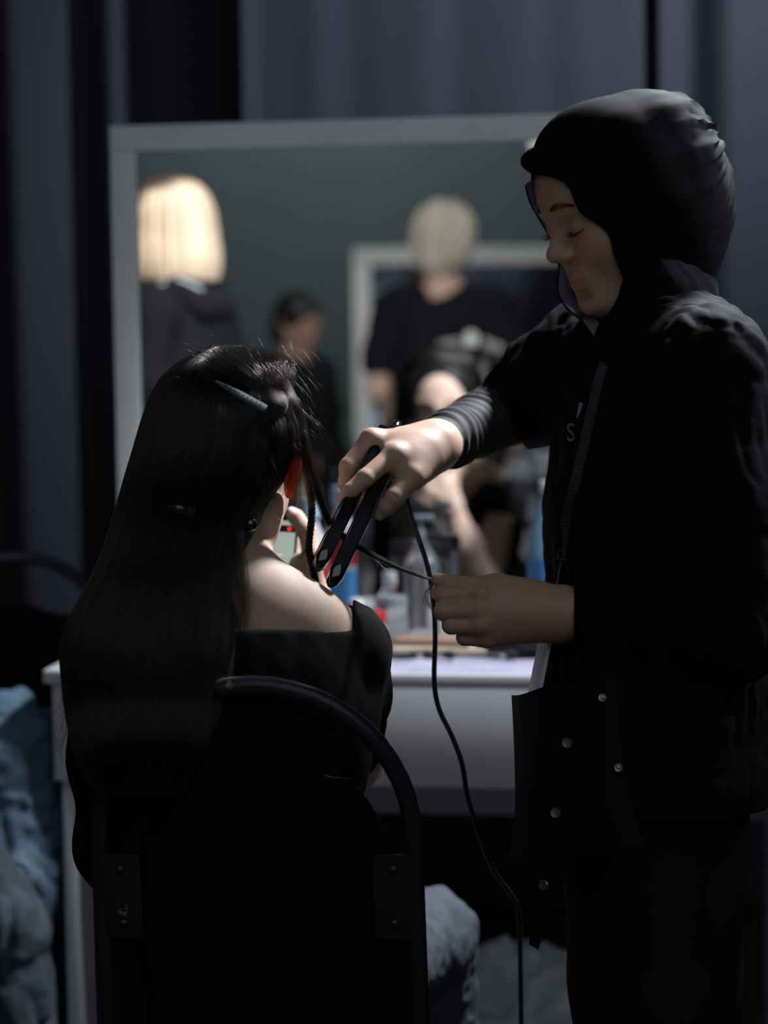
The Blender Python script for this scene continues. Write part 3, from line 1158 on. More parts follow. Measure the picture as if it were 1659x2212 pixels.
# thin braid beside the cheek
bc = spline([P(662, 1010, 2.345), P(672, 1060, 2.362), P(673, 1120, 2.372), P(667, 1180, 2.376), P(675, 1225, 2.372), P(683, 1262, 2.368)], 120)
bm_ = Mesh()
for k in range(3):
    q = np.linspace(0, 1, 120)
    ph_ = q * 2 * math.pi * 11 + k * 2 * math.pi / 3
    off = np.sin(ph_)[:, None] * CR * 0.0026 + np.sin(2 * ph_)[:, None] * CF * 0.0015
    bm_.tube(bc + off, 0.0024 - 0.0006 * q, 7)
bm_.tube(np.array([P(681, 1252, 2.368), P(684, 1262, 2.368)]), 0.0036, 8)
br = bm_.build('braid', hair_mass, hair_o)
hair_obj('braid_hairs', lock([(683, 1262, 2.368), (684, 1275, 2.366), (684, 1292, 2.362)], 60, 0.001, 0.0035, 0.001, 8) +
         lock([(664, 1183, 2.375), (655, 1196, 2.373), (643, 1210, 2.371)], 40, 0.0008, 0.003, 0.001, 8) +
         lock([(655, 985, 2.34), (668, 1050, 2.358), (672, 1120, 2.372), (668, 1180, 2.376)], 60, 0.004, 0.0032, 0.001, 16), 0.00011, hair_dark, hair_o)

# ================================================================== the standing stylist
skin_sty = mat('skin_stylist', (0.5, 0.36, 0.3), 0.55, sss=0.25, sss_scale=0.008, bump=0.08, bscale=700, attr=True)
shirt_m = mat('overshirt_black', (0.0055, 0.006, 0.0078), 0.8, bump=0.3, bscale=1100, sheen=0.003, spec=0.05)
rib_m = mat('ribbed_sleeve_black', (0.022, 0.022, 0.026), 0.7, bump=0.2, bscale=1500, sheen=0.05, spec=0.3)
scarf_m = mat('headscarf_black', (0.0055, 0.006, 0.0078), 0.8, bump=0.14, bscale=2200, spec=0.03, translucent=0.004)
for n_ in scarf_m.node_tree.nodes:
    if n_.type == 'BSDF_TRANSLUCENT':
        n_.inputs['Color'].default_value = (0.75, 0.72, 0.85, 1)
pants_m = mat('trousers_black', (0.006, 0.006, 0.008), 0.8, bump=0.2, bscale=900, spec=0.2)
stud_m = mat('snap_steel', (0.36, 0.355, 0.34), 0.32, metal=1.0)


def trace(body, px, py, d=1.9, dmax=3.2):
    """first surface of a figure along the view through a pixel"""
    r = ray(px, py)
    for _ in range(200):
        s = float(body.sdf((CAM + d * r)[None])[0])
        if s < 0.0006:
            return d
        d += max(s * 0.6, 0.0008)
        if d > dmax:
            break
    return None


def normal_at(body, p):
    e = 0.004
    g = np.array([body.sdf((p + np.eye(3)[i] * e)[None])[0] - body.sdf((p - np.eye(3)[i] * e)[None])[0] for i in range(3)])
    return g / (np.linalg.norm(g) + 1e-9)


sr = P(1410, 2200, 2.45)
sty = empty('person', (sr[0], sr[1], 0), 'standing stylist in black headscarf and black overshirt holding a hair straightener', 'person')
psi, phi = math.radians(22), math.radians(24)
s_frame = (rot_frame((-math.cos(phi) * math.cos(psi), -math.cos(phi) * math.sin(psi), -math.sin(phi)), (0, 0, 1)), P(1336, 434, 2.455))
SS = 0.98
sh = Body()
sh.frame = s_frame
add_head(sh, SS, ears=False, neck=False)
sh.frame = (np.eye(3), np.zeros(3))
px_cone(sh, (1395, 570, 2.46), (1430, 740, 2.46), 0.046, 0.050, 0.03)
s_head = sh.mesh(0.0019)

# hand that grips the straightener, with its forearm
ih = Body()
px_chain(ih, [(1110, 880, 2.72, 0.036), (1010, 930, 2.60, 0.031), (940, 964, 2.475, 0.0235)], 0.01)
px_cone(ih, (940, 962, 2.475), (850, 982, 2.428), 0.0225, 0.0135, 0.022)
px_cone(ih, (935, 955, 2.480), (802, 950, 2.448), 0.0205, 0.0130, 0.022)
px_cone(ih, (940, 965, 2.492), (808, 968, 2.478), 0.0200, 0.0120, 0.022)
px_cone(ih, (940, 985, 2.495), (830, 990, 2.500), 0.0190, 0.0110, 0.014)
px_chain(ih, [(849, 983, 2.424, 0.0118), (789, 1033, 2.398, 0.0108), (758, 1060, 2.392, 0.0093), (741, 1075, 2.394, 0.0074)], 0.003)
px_chain(ih, [(800, 950, 2.446, 0.0115), (752, 1008, 2.428, 0.0107), (747, 1042, 2.434, 0.0092), (752, 1064, 2.445, 0.0078)], 0.003)
px_chain(ih, [(806, 966, 2.478, 0.0108), (764, 1020, 2.468, 0.0093), (770, 1052, 2.472, 0.0083), (788, 1062, 2.468, 0.0072)], 0.003)
px_chain(ih, [(828, 990, 2.500, 0.0100), (800, 1030, 2.498, 0.0083), (808, 1052, 2.496, 0.0075), (822, 1058, 2.488, 0.0066)], 0.003)
px_cone(ih, (925, 990, 2.462), (888, 1030, 2.420), 0.0195, 0.0145, 0.02)
ih.ell(P(893, 990, 2.448), (0.030, 0.016, 0.026), 0.02)
px_cone(ih, (868, 1000, 2.440), (890, 1030, 2.424), 0.0120, 0.0120, 0.014)
px_chain(ih, [(890, 1030, 2.420, 0.0142), (852, 1074, 2.402, 0.0116), (834, 1095, 2.404, 0.0102), (821, 1110, 2.408, 0.0078)], 0.003)
ih.ell(P(853, 979, 2.420), (0.0075, 0.007, 0.0075), 0.014)
ih.ell(P(804, 946, 2.444), (0.007, 0.007, 0.007), 0.014)
ih.ell(P(880, 1006, 2.434), (0.018, 0.012, 0.016), 0.024)
for a, b in (((853, 1070, 2.3915), (858, 1078, 2.3915)), ((789, 1030, 2.3875), (793, 1037, 2.3875))):
    px_cone(ih, a, b, 0.0006, 0.0006, 0.0015, True)
s_ih = ih.mesh(0.0017)

# hand that pinches the lock of hair
lh = Body()
px_chain(lh, [(1480, 1345, 2.26, 0.030), (1330, 1337, 2.30, 0.0255), (1215, 1326, 2.325, 0.0255)], 0.01)
px_cone(lh, (1215, 1318, 2.325), (1045, 1282, 2.318), 0.0250, 0.0135, 0.016)
px_cone(lh, (1215, 1322, 2.322), (1032, 1314, 2.310), 0.0240, 0.0135, 0.016)
px_cone(lh, (1210, 1330, 2.325), (1034, 1348, 2.312), 0.0235, 0.0130, 0.016)
px_cone(lh, (1205, 1338, 2.332), (1052, 1376, 2.322), 0.0220, 0.0120, 0.016)
px_chain(lh, [(1045, 1284, 2.316, 0.0128), (958, 1287, 2.322, 0.0100), (948, 1280, 2.348, 0.0090), (958, 1262, 2.362, 0.0072)], 0.003)
px_chain(lh, [(1032, 1316, 2.308, 0.0125), (957, 1321, 2.312, 0.0102), (958, 1320, 2.342, 0.0090), (984, 1312, 2.352, 0.0075)], 0.003)
px_chain(lh, [(1034, 1350, 2.310, 0.0120), (974, 1351, 2.313, 0.0098), (975, 1350, 2.340, 0.0088), (1000, 1344, 2.350, 0.0074)], 0.003)
px_chain(lh, [(1054, 1378, 2.320, 0.0115), (1003, 1377, 2.322, 0.0088), (1004, 1375, 2.344, 0.0080), (1022, 1368, 2.352, 0.0068)], 0.003)
px_cone(lh, (1150, 1290, 2.330), (1075, 1264, 2.326), 0.0200, 0.0138, 0.014)
px_chain(lh, [(1078, 1264, 2.324, 0.0132), (1008, 1266, 2.326, 0.0108), (970, 1259, 2.332, 0.0097), (947, 1252, 2.338, 0.0078)], 0.003)
lh.ell(P(946, 1245, 2.334), (0.0068, 0.0050, 0.0030), 0.0015)
for yy in (1284, 1316, 1349):
    lh.ell(P(1040, yy, 2.303), (0.0075, 0.007, 0.0075), 0.008)
for a, b in (((1006, 1254, 2.3205), (1012, 1264, 2.315)), ((1012, 1253, 2.321), (1018, 1262, 2.315))):
    px_cone(lh, a, b, 0.0006, 0.0006, 0.0015, True)
s_lh = lh.mesh(0.0017)

tb = Body()        # trunk, upper arms and legs under the clothes
px_cone(tb, (1420, 600, 2.47), (1420, 760, 2.46), 0.040, 0.055, 0.03)
px_cone(tb, (1520, 800, 2.30), (1290, 780, 2.60), 0.050, 0.050, 0.03)
px_cone(tb, (1430, 900, 2.40), (1425, 1650, 2.45), 0.090, 0.100, 0.05)
px_cone(tb, (1400, 900, 2.52), (1400, 1650, 2.50), 0.090, 0.100, 0.05)
px_chain(tb, [(1525, 810, 2.29, 0.045), (1590, 1358, 2.24, 0.038), (1480, 1345, 2.25, 0.034)], 0.02)
px_chain(tb, [(1280, 775, 2.60, 0.045), (1110, 880, 2.72, 0.037)], 0.02)
for (xx, dd) in ((1408, 2.38), (1395, 2.52)):
    q = P(xx, 1750, dd)
    tb.cone(q, (q[0], q[1], 0.5), 0.085, 0.06, 0.03)
    tb.cone((q[0], q[1], 0.5), (q[0] + 0.01, q[1], 0.09), 0.058, 0.04, 0.03)
s_tb = tb.mesh(0.007)
v, f = join_meshes([s_head, s_ih, s_lh, s_tb])
SKIN = (0.41, 0.262, 0.20)
cols = face_colors(v, s_frame, SS, SKIN, (0.37, 0.19, 0.175))
nails = [(P(738, 1077, 2.388), None, 0.0055), (P(818, 1112, 2.401), None, 0.0055), (P(944, 1245, 2.333), None, 0.0065)]
cols = nail_colors(v, cols, nails, (0.55, 0.40, 0.37))
mk('body', v, f, skin_sty, sty, colors=cols)
brows_and_lashes(s_frame, SS, sty, sh)

# ------------------------------------------------------------------ headscarf
HC, HRD = np.array([0, -0.040, 0.02]), np.array([0.098, 0.106, 0.100])
rim = np.array([(0, .090, .072), (-.040, .076, .052), (-.050, .079, .018), (-.060, .063, -.016), (-.062, .065, -.045), (-.058, .063, -.078), (-.046, .060, -.106),
                (-.020, .066, -.124), (.018, .070, -.126), (.046, .074, -.116), (.056, .084, -.082), (.061, .063, -.040), (.057, .066, .000), (.046, .077, .035), (.025, .085, .062)])
rim = spline(np.vstack([rim[-2:], rim, rim[:2]]), 19 * 10 + 1)
k0 = int(2 / 18 * 190)
k1 = int(17 / 18 * 190)
rim = rim[k0:k1 + 1][:-1]
nr = len(rim)
rel = rim - HC
rr = np.linalg.norm(rel, axis=1)
thr = np.arccos(rel[:, 1] / rr)
phr = np.unwrap(np.arctan2(rel[:, 0], rel[:, 2]))
rings = []
NT = 46
for i in range(NT):
    t = i / (NT - 1) * 0.985
    te = t ** 0.85
    th_ = thr + (math.pi - thr) * te
    dirs = np.stack([np.sin(th_) * np.sin(phr), np.cos(th_), np.sin(th_) * np.cos(phr)], 1)
    hz_ = np.where(dirs[:, 2:3] < 0, np.array([0.098, 0.106, 0.165]), HRD)
    er = 1 / np.sqrt(((dirs / hz_) ** 2).sum(1))
    w = min(1.0, t / 0.42)
    w = w * w * (3 - 2 * w)
    rad = rr * (1 - w) + er * w
    loc = HC + dirs * rad[:, None]
    # gathers: long folds from the brow over the crown down the back
    fz = noise(np.stack([phr * 4.2 + 0.6 * np.sin(3 * t), np.full(nr, t * 2.0), np.zeros(nr)], 1), 41) * 0.0030
    fz = fz + noise(np.stack([phr * 13 + 2 * t, np.full(nr, t * 3.5), np.ones(nr)], 1), 42) * 0.0020 + noise(np.stack([phr * 30 + 3 * t, np.full(nr, t * 5), np.ones(nr)], 1), 46) * 0.0011
    fz = fz + noise(loc * 120, 43) * 0.0006
    back = np.clip((t - 0.35) / 0.3, 0, 1)
    pl = noise(np.stack([phr * 8 + 3.0 * t + 0.8 * noise(loc * 18, 47), np.full(nr, t * 1.6), np.full(nr, 4.0)], 1), 48)
    fz = fz + np.clip(0.5 - np.abs(pl), 0, 1) ** 2 * 0.0075 * back
    fz = fz * (0.35 + 1.25 * back) * (1 if i > 0 else 0.3)
    loc = loc + dirs * fz[:, None]
    rings.append((s_frame[0] @ (loc * SS).T).T + s_frame[1])
# hem rolled inwards
inner = (s_frame[0] @ ((rim * 0.985 + np.array([0, -0.010, 0])) * SS).T).T + s_frame[1]


def clear_of(body, pts, gap):
    """push cloth points out of a figure"""
    for _ in range(3):
        d = body.sdf(pts)
        g = np.stack([body.sdf(pts + np.eye(3)[i] * 0.002) - d for i in range(3)], 1)
        g /= np.linalg.norm(g, axis=1)[:, None] + 1e-9
        pts = pts + g * np.maximum(0, gap - d)[:, None]
    return pts


rings = [clear_of(sh, q, 0.0045) for q in rings]
inner = clear_of(sh, inner, 0.0008)
sm = Mesh().loft([inner] + rings, cap=False)
scarf = sm.build('headscarf', scarf_m, sty)
# sheer border of the far edge with its dark hem
fi = [i for i in range(nr) if rim[i, 0] > 0.012 and -0.118 < rim[i, 2] < 0.066]
fi = sorted(fi, key=lambda i: -rim[i, 2])
w_loc = lambda q: (s_frame[0] @ (np.asarray(q) * SS).T).T + s_frame[1]
pa = rim[fi]
pb = pa + np.array([0.002, 0.011, -0.002])
to_loc = lambda q: (s_frame[0].T @ (np.asarray(q) - s_frame[1])) / SS
ea = [to_loc(P(1282, 700, 2.44)), to_loc(P(1297, 728, 2.41)), to_loc(P(1303, 756, 2.385))]
eb = [to_loc(P(1258, 694, 2.44)), to_loc(P(1280, 726, 2.41)), to_loc(P(1300, 758, 2.385))]
pa = spline(np.vstack([pa[::6], ea]), 60)
pb = spline(np.vstack([pb[::6], eb]), 60)
ng = 60
mid = (pa + pb) / 2 + np.array([0.003, 0, 0]) + noise(pa * 90, 49)[:, None] * 0.002
vv = np.concatenate([w_loc(pa - np.array([0.006, 0.004, 0])), w_loc(mid), w_loc(pb)])
ff = [[r_ * ng + j, r_ * ng + j + 1, (r_ + 1) * ng + j + 1, (r_ + 1) * ng + j] for r_ in range(2) for j in range(ng - 1)]
sheer_m = mat('scarf_sheer', (0.30, 0.29, 0.37), 0.5, bump=0.9, bscale=1400, translucent=0.6)
mk('sheer_border', vv, ff, sheer_m, scarf)
Mesh().tube(w_loc(pb), 0.0011, 8).build('hem', scarf_m, scarf)
# wrap round the throat down into the shirt
NK = np.array([(500, 1420, 1440, 2.455, .03), (570, 1362, 1500, 2.455, .075), (605, 1335, 1548, 2.455, .096), (650, 1322, 1556, 2.455, .100), (690, 1296, 1553, 2.45, .100),
               (730, 1280, 1550, 2.45, .104), (780, 1275, 1545, 2.45, .115), (850, 1262, 1545, 2.45, .13), (930, 1262, 1530, 2.45, .13)])
rings = []
for y in np.linspace(500, 930, 34):
    xl, xr, dc, bb = [np.interp(y, NK[:, 0], NK[:, i]) for i in range(1, 5)]
    a_ = np.arange(72) / 72 * 2 * math.pi
    nzv = noise(np.stack([np.cos(a_) * 5 + y * 0.006, np.sin(a_) * 5, np.full(72, y * 0.012)], 1), 44) * 0.004 + noise(np.stack([np.cos(a_) * 14 + y * 0.02, np.sin(a_) * 14, np.full(72, y * 0.02)], 1), 45) * 0.002
    rings.append(np.array([P((xl + xr) / 2 + ((xr - xl) / 2 + n_ * 1800) * math.sin(q), y, dc - (bb + n_) * math.cos(q)) for q, n_ in zip(a_, nzv)]))
Mesh().loft(rings, cap=False).build('scarf_wrap', scarf_m, sty)
# twist of cloth at the brow
kn = Mesh()
for k in range(4):
    q0 = np.array([(0.004 * (k - 1.5), 0.082 + 0.002 * k, 0.074), (0.005 * (k - 1), 0.092, 0.082 + 0.003 * k), (0.003 * k, 0.090 - 0.004 * k, 0.096), (0.004 - 0.003 * k, 0.072, 0.100)])
    q0 = (s_frame[0] @ (q0 * SS).T).T + s_frame[1]
    kn.tube(spline(q0, 14), 0.0068 * np.sin(np.linspace(0.5, 2.7, 14)), 10)
kn.build('scarf_knot', scarf_m, sty)

# ------------------------------------------------------------------ overshirt, sleeves, trousers
ov = Body()
px_cone(ov, (1530, 795, 2.30), (1275, 765, 2.60), 0.068, 0.066, 0.04)
px_cone(ov, (1490, 760, 2.40), (1400, 770, 2.52), 0.070, 0.070, 0.04)
for (x0, d0, x1, x2, x3) in ((1437, 2.37, 1432, 1430, 1432), (1400, 2.53, 1398, 1398, 1400)):
    px_cone(ov, (x0, 930, d0), (x1, 1150, d0), 0.120, 0.118, 0.06)
    px_cone(ov, (x1, 1150, d0), (x2, 1400, d0), 0.118, 0.116, 0.05)
    px_cone(ov, (x2, 1400, d0), (x3, 1680, d0), 0.116, 0.132, 0.05)
px_chain(ov, [(1535, 810, 2.285, 0.062), (1570, 1080, 2.26, 0.056), (1590, 1362, 2.24, 0.055)], 0.03)
px_chain(ov, [(1590, 1362, 2.24, 0.055), (1420, 1352, 2.27, 0.044), (1240, 1333, 2.318, 0.0302)], 0.012)
px_chain(ov, [(1270, 770, 2.60, 0.068), (1175, 842, 2.67, 0.064), (1100, 895, 2.715, 0.054)], 0.03)


def shirt_disp(p):
    q = p + 0.012 * np.stack([noise(p * 14, 54), noise(p * 14, 55), noise(p * 14, 56)], 1)
    e = (np.abs(noise(q * np.array([48, 48, 13.0]), 51)) - 0.3) * -0.0055
    e = e + (np.abs(noise(q * np.array([26, 26, 30.0]) + 7.3, 52)) - 0.3) * -0.004
    return e + noise(p * 95, 53) * 0.0006


ov.disp = shirt_disp
_ov_sdf = ov.sdf


def ov_cut(p):
    d = _ov_sdf(p)
    rel = p - CAM
    dep = rel @ CF
    px = rel @ CR / dep * F + 829.5
    cuff = (1240 - px) / 1900 + np.where(dep < 2.335, 0, -1)      # straight cuff of the near sleeve
    far = ((1075 - px) * 0.80 + (880 - (1106 - rel @ CU / dep * F)) * -0.55) / 1700 + np.where(dep > 2.62, 0, -1)
    hem = P(1400, 1690, 2.45)[2] - p[:, 2]
    return smax(smax(smax(d, cuff, 0.002), far, 0.002), hem, 0.002)


ov.sdf = ov_cut
v, f = ov.mesh(0.0042)
mk('overshirt', v, f, shirt_m, sty)

rs = Body()
px_chain(rs, [(1120, 878, 2.72, 0.046), (1030, 918, 2.635, 0.0385), (975, 946, 2.545, 0.0345), (933, 967, 2.482, 0.0298)], 0.01)
AX = P(933, 967, 2.482) - P(1120, 878, 2.72)
AX /= np.linalg.norm(AX)
CUFF = P(934, 966, 2.483)
PERP = np.cross(AX, UP)


def rib_disp(p):
    s = (p - CUFF) @ AX
    big = np.sin(s * 2 * math.pi / 0.019 + 2.2 * noise(p * 30, 61)) * 0.0021 * np.clip((-s - 0.012) / 0.03, 0, 1)
    return big + np.sin(s * 2 * math.pi / 0.0030) * 0.00018 + noise(p * 40, 62) * 0.001


rs.disp = rib_disp
_rs_sdf = rs.sdf
rs.sdf = lambda p: smax(_rs_sdf(p), (p - CUFF) @ AX - 0.002, 0.002)
v, f = rs.mesh(0.0020)
mk('ribbed_sleeve', v, f, rib_m, sty)

tr = Body()
for (xx, dd) in ((1412, 2.375), (1398, 2.53)):
    q = P(xx, 1640, dd)
    tr.cone(q, (q[0], q[1], 0.50), 0.112, 0.098, 0.03)
    tr.cone((q[0], q[1], 0.50), (q[0] + 0.01, q[1], 0.06), 0.098, 0.088, 0.02)
tr.disp = lambda p: noise(p * np.array([20, 20, 7.0]), 71) * 0.006
v, f = tr.mesh(0.007)
mk('trousers', v, f, pants_m, sty)
for dd in (2.375, 2.53):
    q = P(1405, 1640, dd)
    s_ = Body()
    s_.cone((q[0] + 0.03, q[1], 0.045), (q[0] - 0.16, q[1] - 0.02, 0.032), 0.043, 0.03, 0.02)
    v, f = s_.mesh(0.006)
    v[:, 2] = np.maximum(v[:, 2], 0.001)
    mk('shoe', v, f, shoe_black, sty)


def sheet(outline_px, name, material, parent, thick=0.003, wav=0.004, seed=0):
    """panel of cloth: rows of (px, py, depth) points from hem to hem, thickened"""
    g = np.array([[P(*q) for q in row] for row in outline_px])
    nr_, nc_ = 22, 14
    a = np.array([spline(row, nc_) for row in g])
    b = np.array([spline(a[:, j], nr_) for j in range(nc_)]).transpose(1, 0, 2)
    w = noise(b.reshape(-1, 3) * np.array([30, 30, 12]), 80 + seed).reshape(nr_, nc_) * wav
    b = b + w[..., None] * CF
    fr, bk = b.reshape(-1, 3), (b + CF * thick).reshape(-1, 3)
    f = []
    N = nr_ * nc_
    for i in range(nr_ - 1):
        for j in range(nc_ - 1):
            q = i * nc_ + j
            f += [[q, q + 1, q + 1 + nc_, q + nc_], [N + q, N + q + nc_, N + q + nc_ + 1, N + q + 1]]
    for i in range(nr_ - 1):
        for j in (0, nc_ - 1):
            q = i * nc_ + j
            f.append([q, q + nc_, N + q + nc_, N + q])
    for j in range(nc_ - 1):
        for i in (0, nr_ - 1):
            q = i * nc_ + j
            f.append([q, N + q, N + q + 1, q + 1])
    return Mesh().add(np.concatenate([fr, bk]), f).build(name, material, parent)


front_m = mat('shirt_front_navy', (0.0065, 0.0075, 0.011), 0.6, bump=0.3, bscale=1200, spec=0.08)
pocket = sheet([[(1105, 1502, 2.40), (1130, 1500, 2.33), (1190, 1480, 2.262), (1262, 1480, 2.232)],
                [(1112, 1650, 2.40), (1140, 1650, 2.33), (1195, 1650, 2.262), (1258, 1650, 2.228)],
                [(1112, 1760, 2.40), (1135, 1780, 2.33), (1180, 1790, 2.265), (1245, 1790, 2.228)],
                [(1100, 1850, 2.40), (1120, 1860, 2.34), (1168, 1875, 2.275), (1225, 1870, 2.232)]], 'shirt_front', front_m, sty, seed=1)
placket = sheet([[(1205, 1490, 2.245), (1262, 1488, 2.225)], [(1192, 1700, 2.250), (1246, 1700, 2.222)], [(1165, 1880, 2.262), (1216, 1885, 2.225)], [(1143, 2040, 2.270), (1163, 2052, 2.235)]],
                'placket', front_m, sty, wav=0.002, seed=2)
flap = sheet([[(1268, 1475, 2.236), (1305, 1470, 2.222), (1330, 1468, 2.22)], [(1250, 1640, 2.236), (1300, 1640, 2.215), (1345, 1640, 2.212)],
              [(1232, 1760, 2.236), (1300, 1755, 2.212), (1368, 1745, 2.206)], [(1220, 1858, 2.238), (1310, 1846, 2.210), (1392, 1826, 2.200)]], 'shirt_front', front_m, sty, wav=0.003, seed=3)
tail = sheet([[(1598, 1436, 2.46), (1640, 1452, 2.49), (1700, 1460, 2.50)], [(1606, 1540, 2.45), (1650, 1550, 2.48), (1720, 1560, 2.50)],
              [(1628, 1640, 2.45), (1680, 1650, 2.48), (1740, 1660, 2.50)], [(1660, 1720, 2.46), (1700, 1740, 2.48), (1760, 1760, 2.50)]], 'shirt_tail',
             mat('shirt_tail_lit', (0.12, 0.13, 0.17), 0.65, bump=0.3, bscale=900, sheen=0.1), sty, wav=0.010, seed=4)  # lamplight on the black overshirt tail put into a paler colour


def snap(px, py, d, ring=True, parent=None, tilt=(0, 0)):
    c = P(px, py, d)
    ax = -CF + CR * tilt[0] + CU * tilt[1]
    if ring:
        prof = [(0.0054, 0.0), (0.0058, 0.0010), (0.0050, 0.0021), (0.0036, 0.0019), (0.0031, 0.0008), (0.0016, 0.0007), (0.0013, 0.0012), (0.0003, 0.0012)]
    else:
        prof = [(0.0046, 0.0), (0.0047, 0.0008), (0.0040, 0.0014), (0.0024, 0.0012), (0.0021, 0.0032), (0.0014, 0.0038), (0.0003, 0.0039)]
    o = Mesh().lathe(c, prof, 20, axis=ax).build('snap_button', stud_m, parent)
    return o


snap(1226, 1605, 2.229, True, placket, (-0.35, 0.1))
snap(1201, 1756, 2.230, True, placket, (-0.35, 0.1))
snap(1175, 1912, 2.236, True, placket, (-0.75, 0.1))
snap(1302, 1507, 2.214, False, flap, (-0.3, 0.2))
snap(1336, 1658, 2.205, False, flap, (-0.2, 0.1))

# lettering on the chest of the shirt
print_m = mat('chest_print', (0.16, 0.17, 0.185), 0.6)
d_ = trace(ov, 1236, 936) or 2.4
td = bpy.data.curves.new('print_letter', 'FONT')
td.body = 'S'
td.size = 0.030
td.extrude = 0.0003
td.align_x = 'CENTER'
td.align_y = 'CENTER'
to = bpy.data.objects.new('print_letter', td)
COL.objects.link(to)
pp = P(1233, 936, d_ - 0.004)
nn = normal_at(ov, P(1236, 936, d_))
nn = nn * np.array([1, 1, 0.3])
nn /= np.linalg.norm(nn)
xx_ = np.cross(UP, nn)
xx_ /= np.linalg.norm(xx_)
yy_ = np.cross(nn, xx_)
mw = Matrix.Identity(4)
offs = offset_of(sty)
for i in range(3):
    mw[i][0], mw[i][1], mw[i][2], mw[i][3] = xx_[i], yy_[i], nn[i], pp[i] - offs[i]
to.parent = sty
to.matrix_local = mw
td.materials.append(print_m)
bpy.context.view_layer.update()
_me = bpy.data.meshes.new_from_object(to.evaluated_get(bpy.context.evaluated_depsgraph_get()))
_t2 = bpy.data.objects.new('letter_print', _me)
COL.objects.link(_t2)
_t2.parent = sty
_t2.matrix_local = mw
bpy.data.objects.remove(to)
d_ = trace(ov, 1252, 884) or 2.4
Mesh().tube(spline([P(1256, 870, d_ - 0.003), P(1252, 885, d_ - 0.003), P(1246, 903, d_ - 0.003)], 8), np.array([.0024, .0024, .0022, .002, .0018, .0014, .001, .0006]), 8, flat=0.4).build('print_stroke', print_m, sty)

# ------------------------------------------------------------------ lanyard with badge
lan_m = mat('lanyard_ribbon', (0.026, 0.028, 0.033), 0.6, sheen=0.04)
_nt = lan_m.node_tree
_tc = _nt.nodes['Texture Coordinate']
_wv = _nt.nodes.new('ShaderNodeTexWave')
_wv.inputs['Scale'].default_value = 110
_wv.bands_direction = 'Z'
_bp = _nt.nodes.new('ShaderNodeBump')
_bp.inputs['Strength'].default_value = 0.8
_bp.inputs['Distance'].default_value = 0.001
_nt.links.new(_tc.outputs['Object'], _wv.inputs['Vector'])
_nt.links.new(_wv.outputs['Fac'], _bp.inputs['Height'])
_nt.links.new(_bp.outputs['Normal'], _nt.nodes['Principled BSDF'].inputs['Normal'])
card_m = mat('badge_card_white', (0.62, 0.63, 0.66), 0.4)
lb = P(1175, 1450, 2.36)
lan = empty('lanyard', lb, 'ribbed dark lanyard with white badge card hanging down the stylist front', 'lanyard')


def ribbon(pts, width, wdir, thick=0.0016):
    c = spline(pts, 40)
    t = np.gradient(c, axis=0)
    t /= np.linalg.norm(t, axis=1)[:, None]
    w = np.asarray(wdir, float) - t * (t @ np.asarray(wdir, float))[:, None]
    w /= np.linalg.norm(w, axis=1)[:, None]
    n = np.cross(t, w)
    rings = [np.array([p + a * width / 2 * b + e * thick / 2 * m for a, e in ((-1, -1), (1, -1), (1, 1), (-1, 1))]) for p, b, m in zip(c, w, n)]
    return Mesh().loft(rings)


ribbon([P(1524, 642, 2.380), P(1492, 672, 2.358), P(1440, 735, 2.336), P(1400, 800, 2.325)], 0.022, CU * 0.4 + CR * 0.9).build('strap', lan_m, lan)
ds = [trace(ov, x, y) for x, y in ((1300, 800), (1282, 870), (1262, 960), (1240, 1050), (1222, 1130), (1212, 1210))]
ds = [q or 2.4 for q in ds]
ribbon([P(1326, 745, 2.36)] + [P(x, y, q - 0.006) for (x, y), q in zip(((1300, 800), (1282, 870), (1262, 960), (1240, 1050), (1222, 1130), (1212, 1210)), ds)], 0.012, CR * 0.9 + CF * -0.5).build('strap', lan_m, lan)
ribbon([P(1212, 1210, ds[-1] - 0.006), P(1200, 1290, ds[-1] - 0.006), P(1191, 1378, 2.355)], 0.010, CF).build('strap', lan_m, lan)
e0, e1 = P(1190, 1378, 2.345), P(1159, 1535, 2.345)
ax_ = e1 - e0
nx_ = np.cross(ax_, CF)
nx_ /= np.linalg.norm(nx_)
dp_ = CF * 0.99 - nx_ * 0.12
Mesh().box(e0 - nx_ * 0.0025, ax_, dp_ * 0.055, nx_ * 0.0045, 0.0006).build('badge_card', card_m, lan)

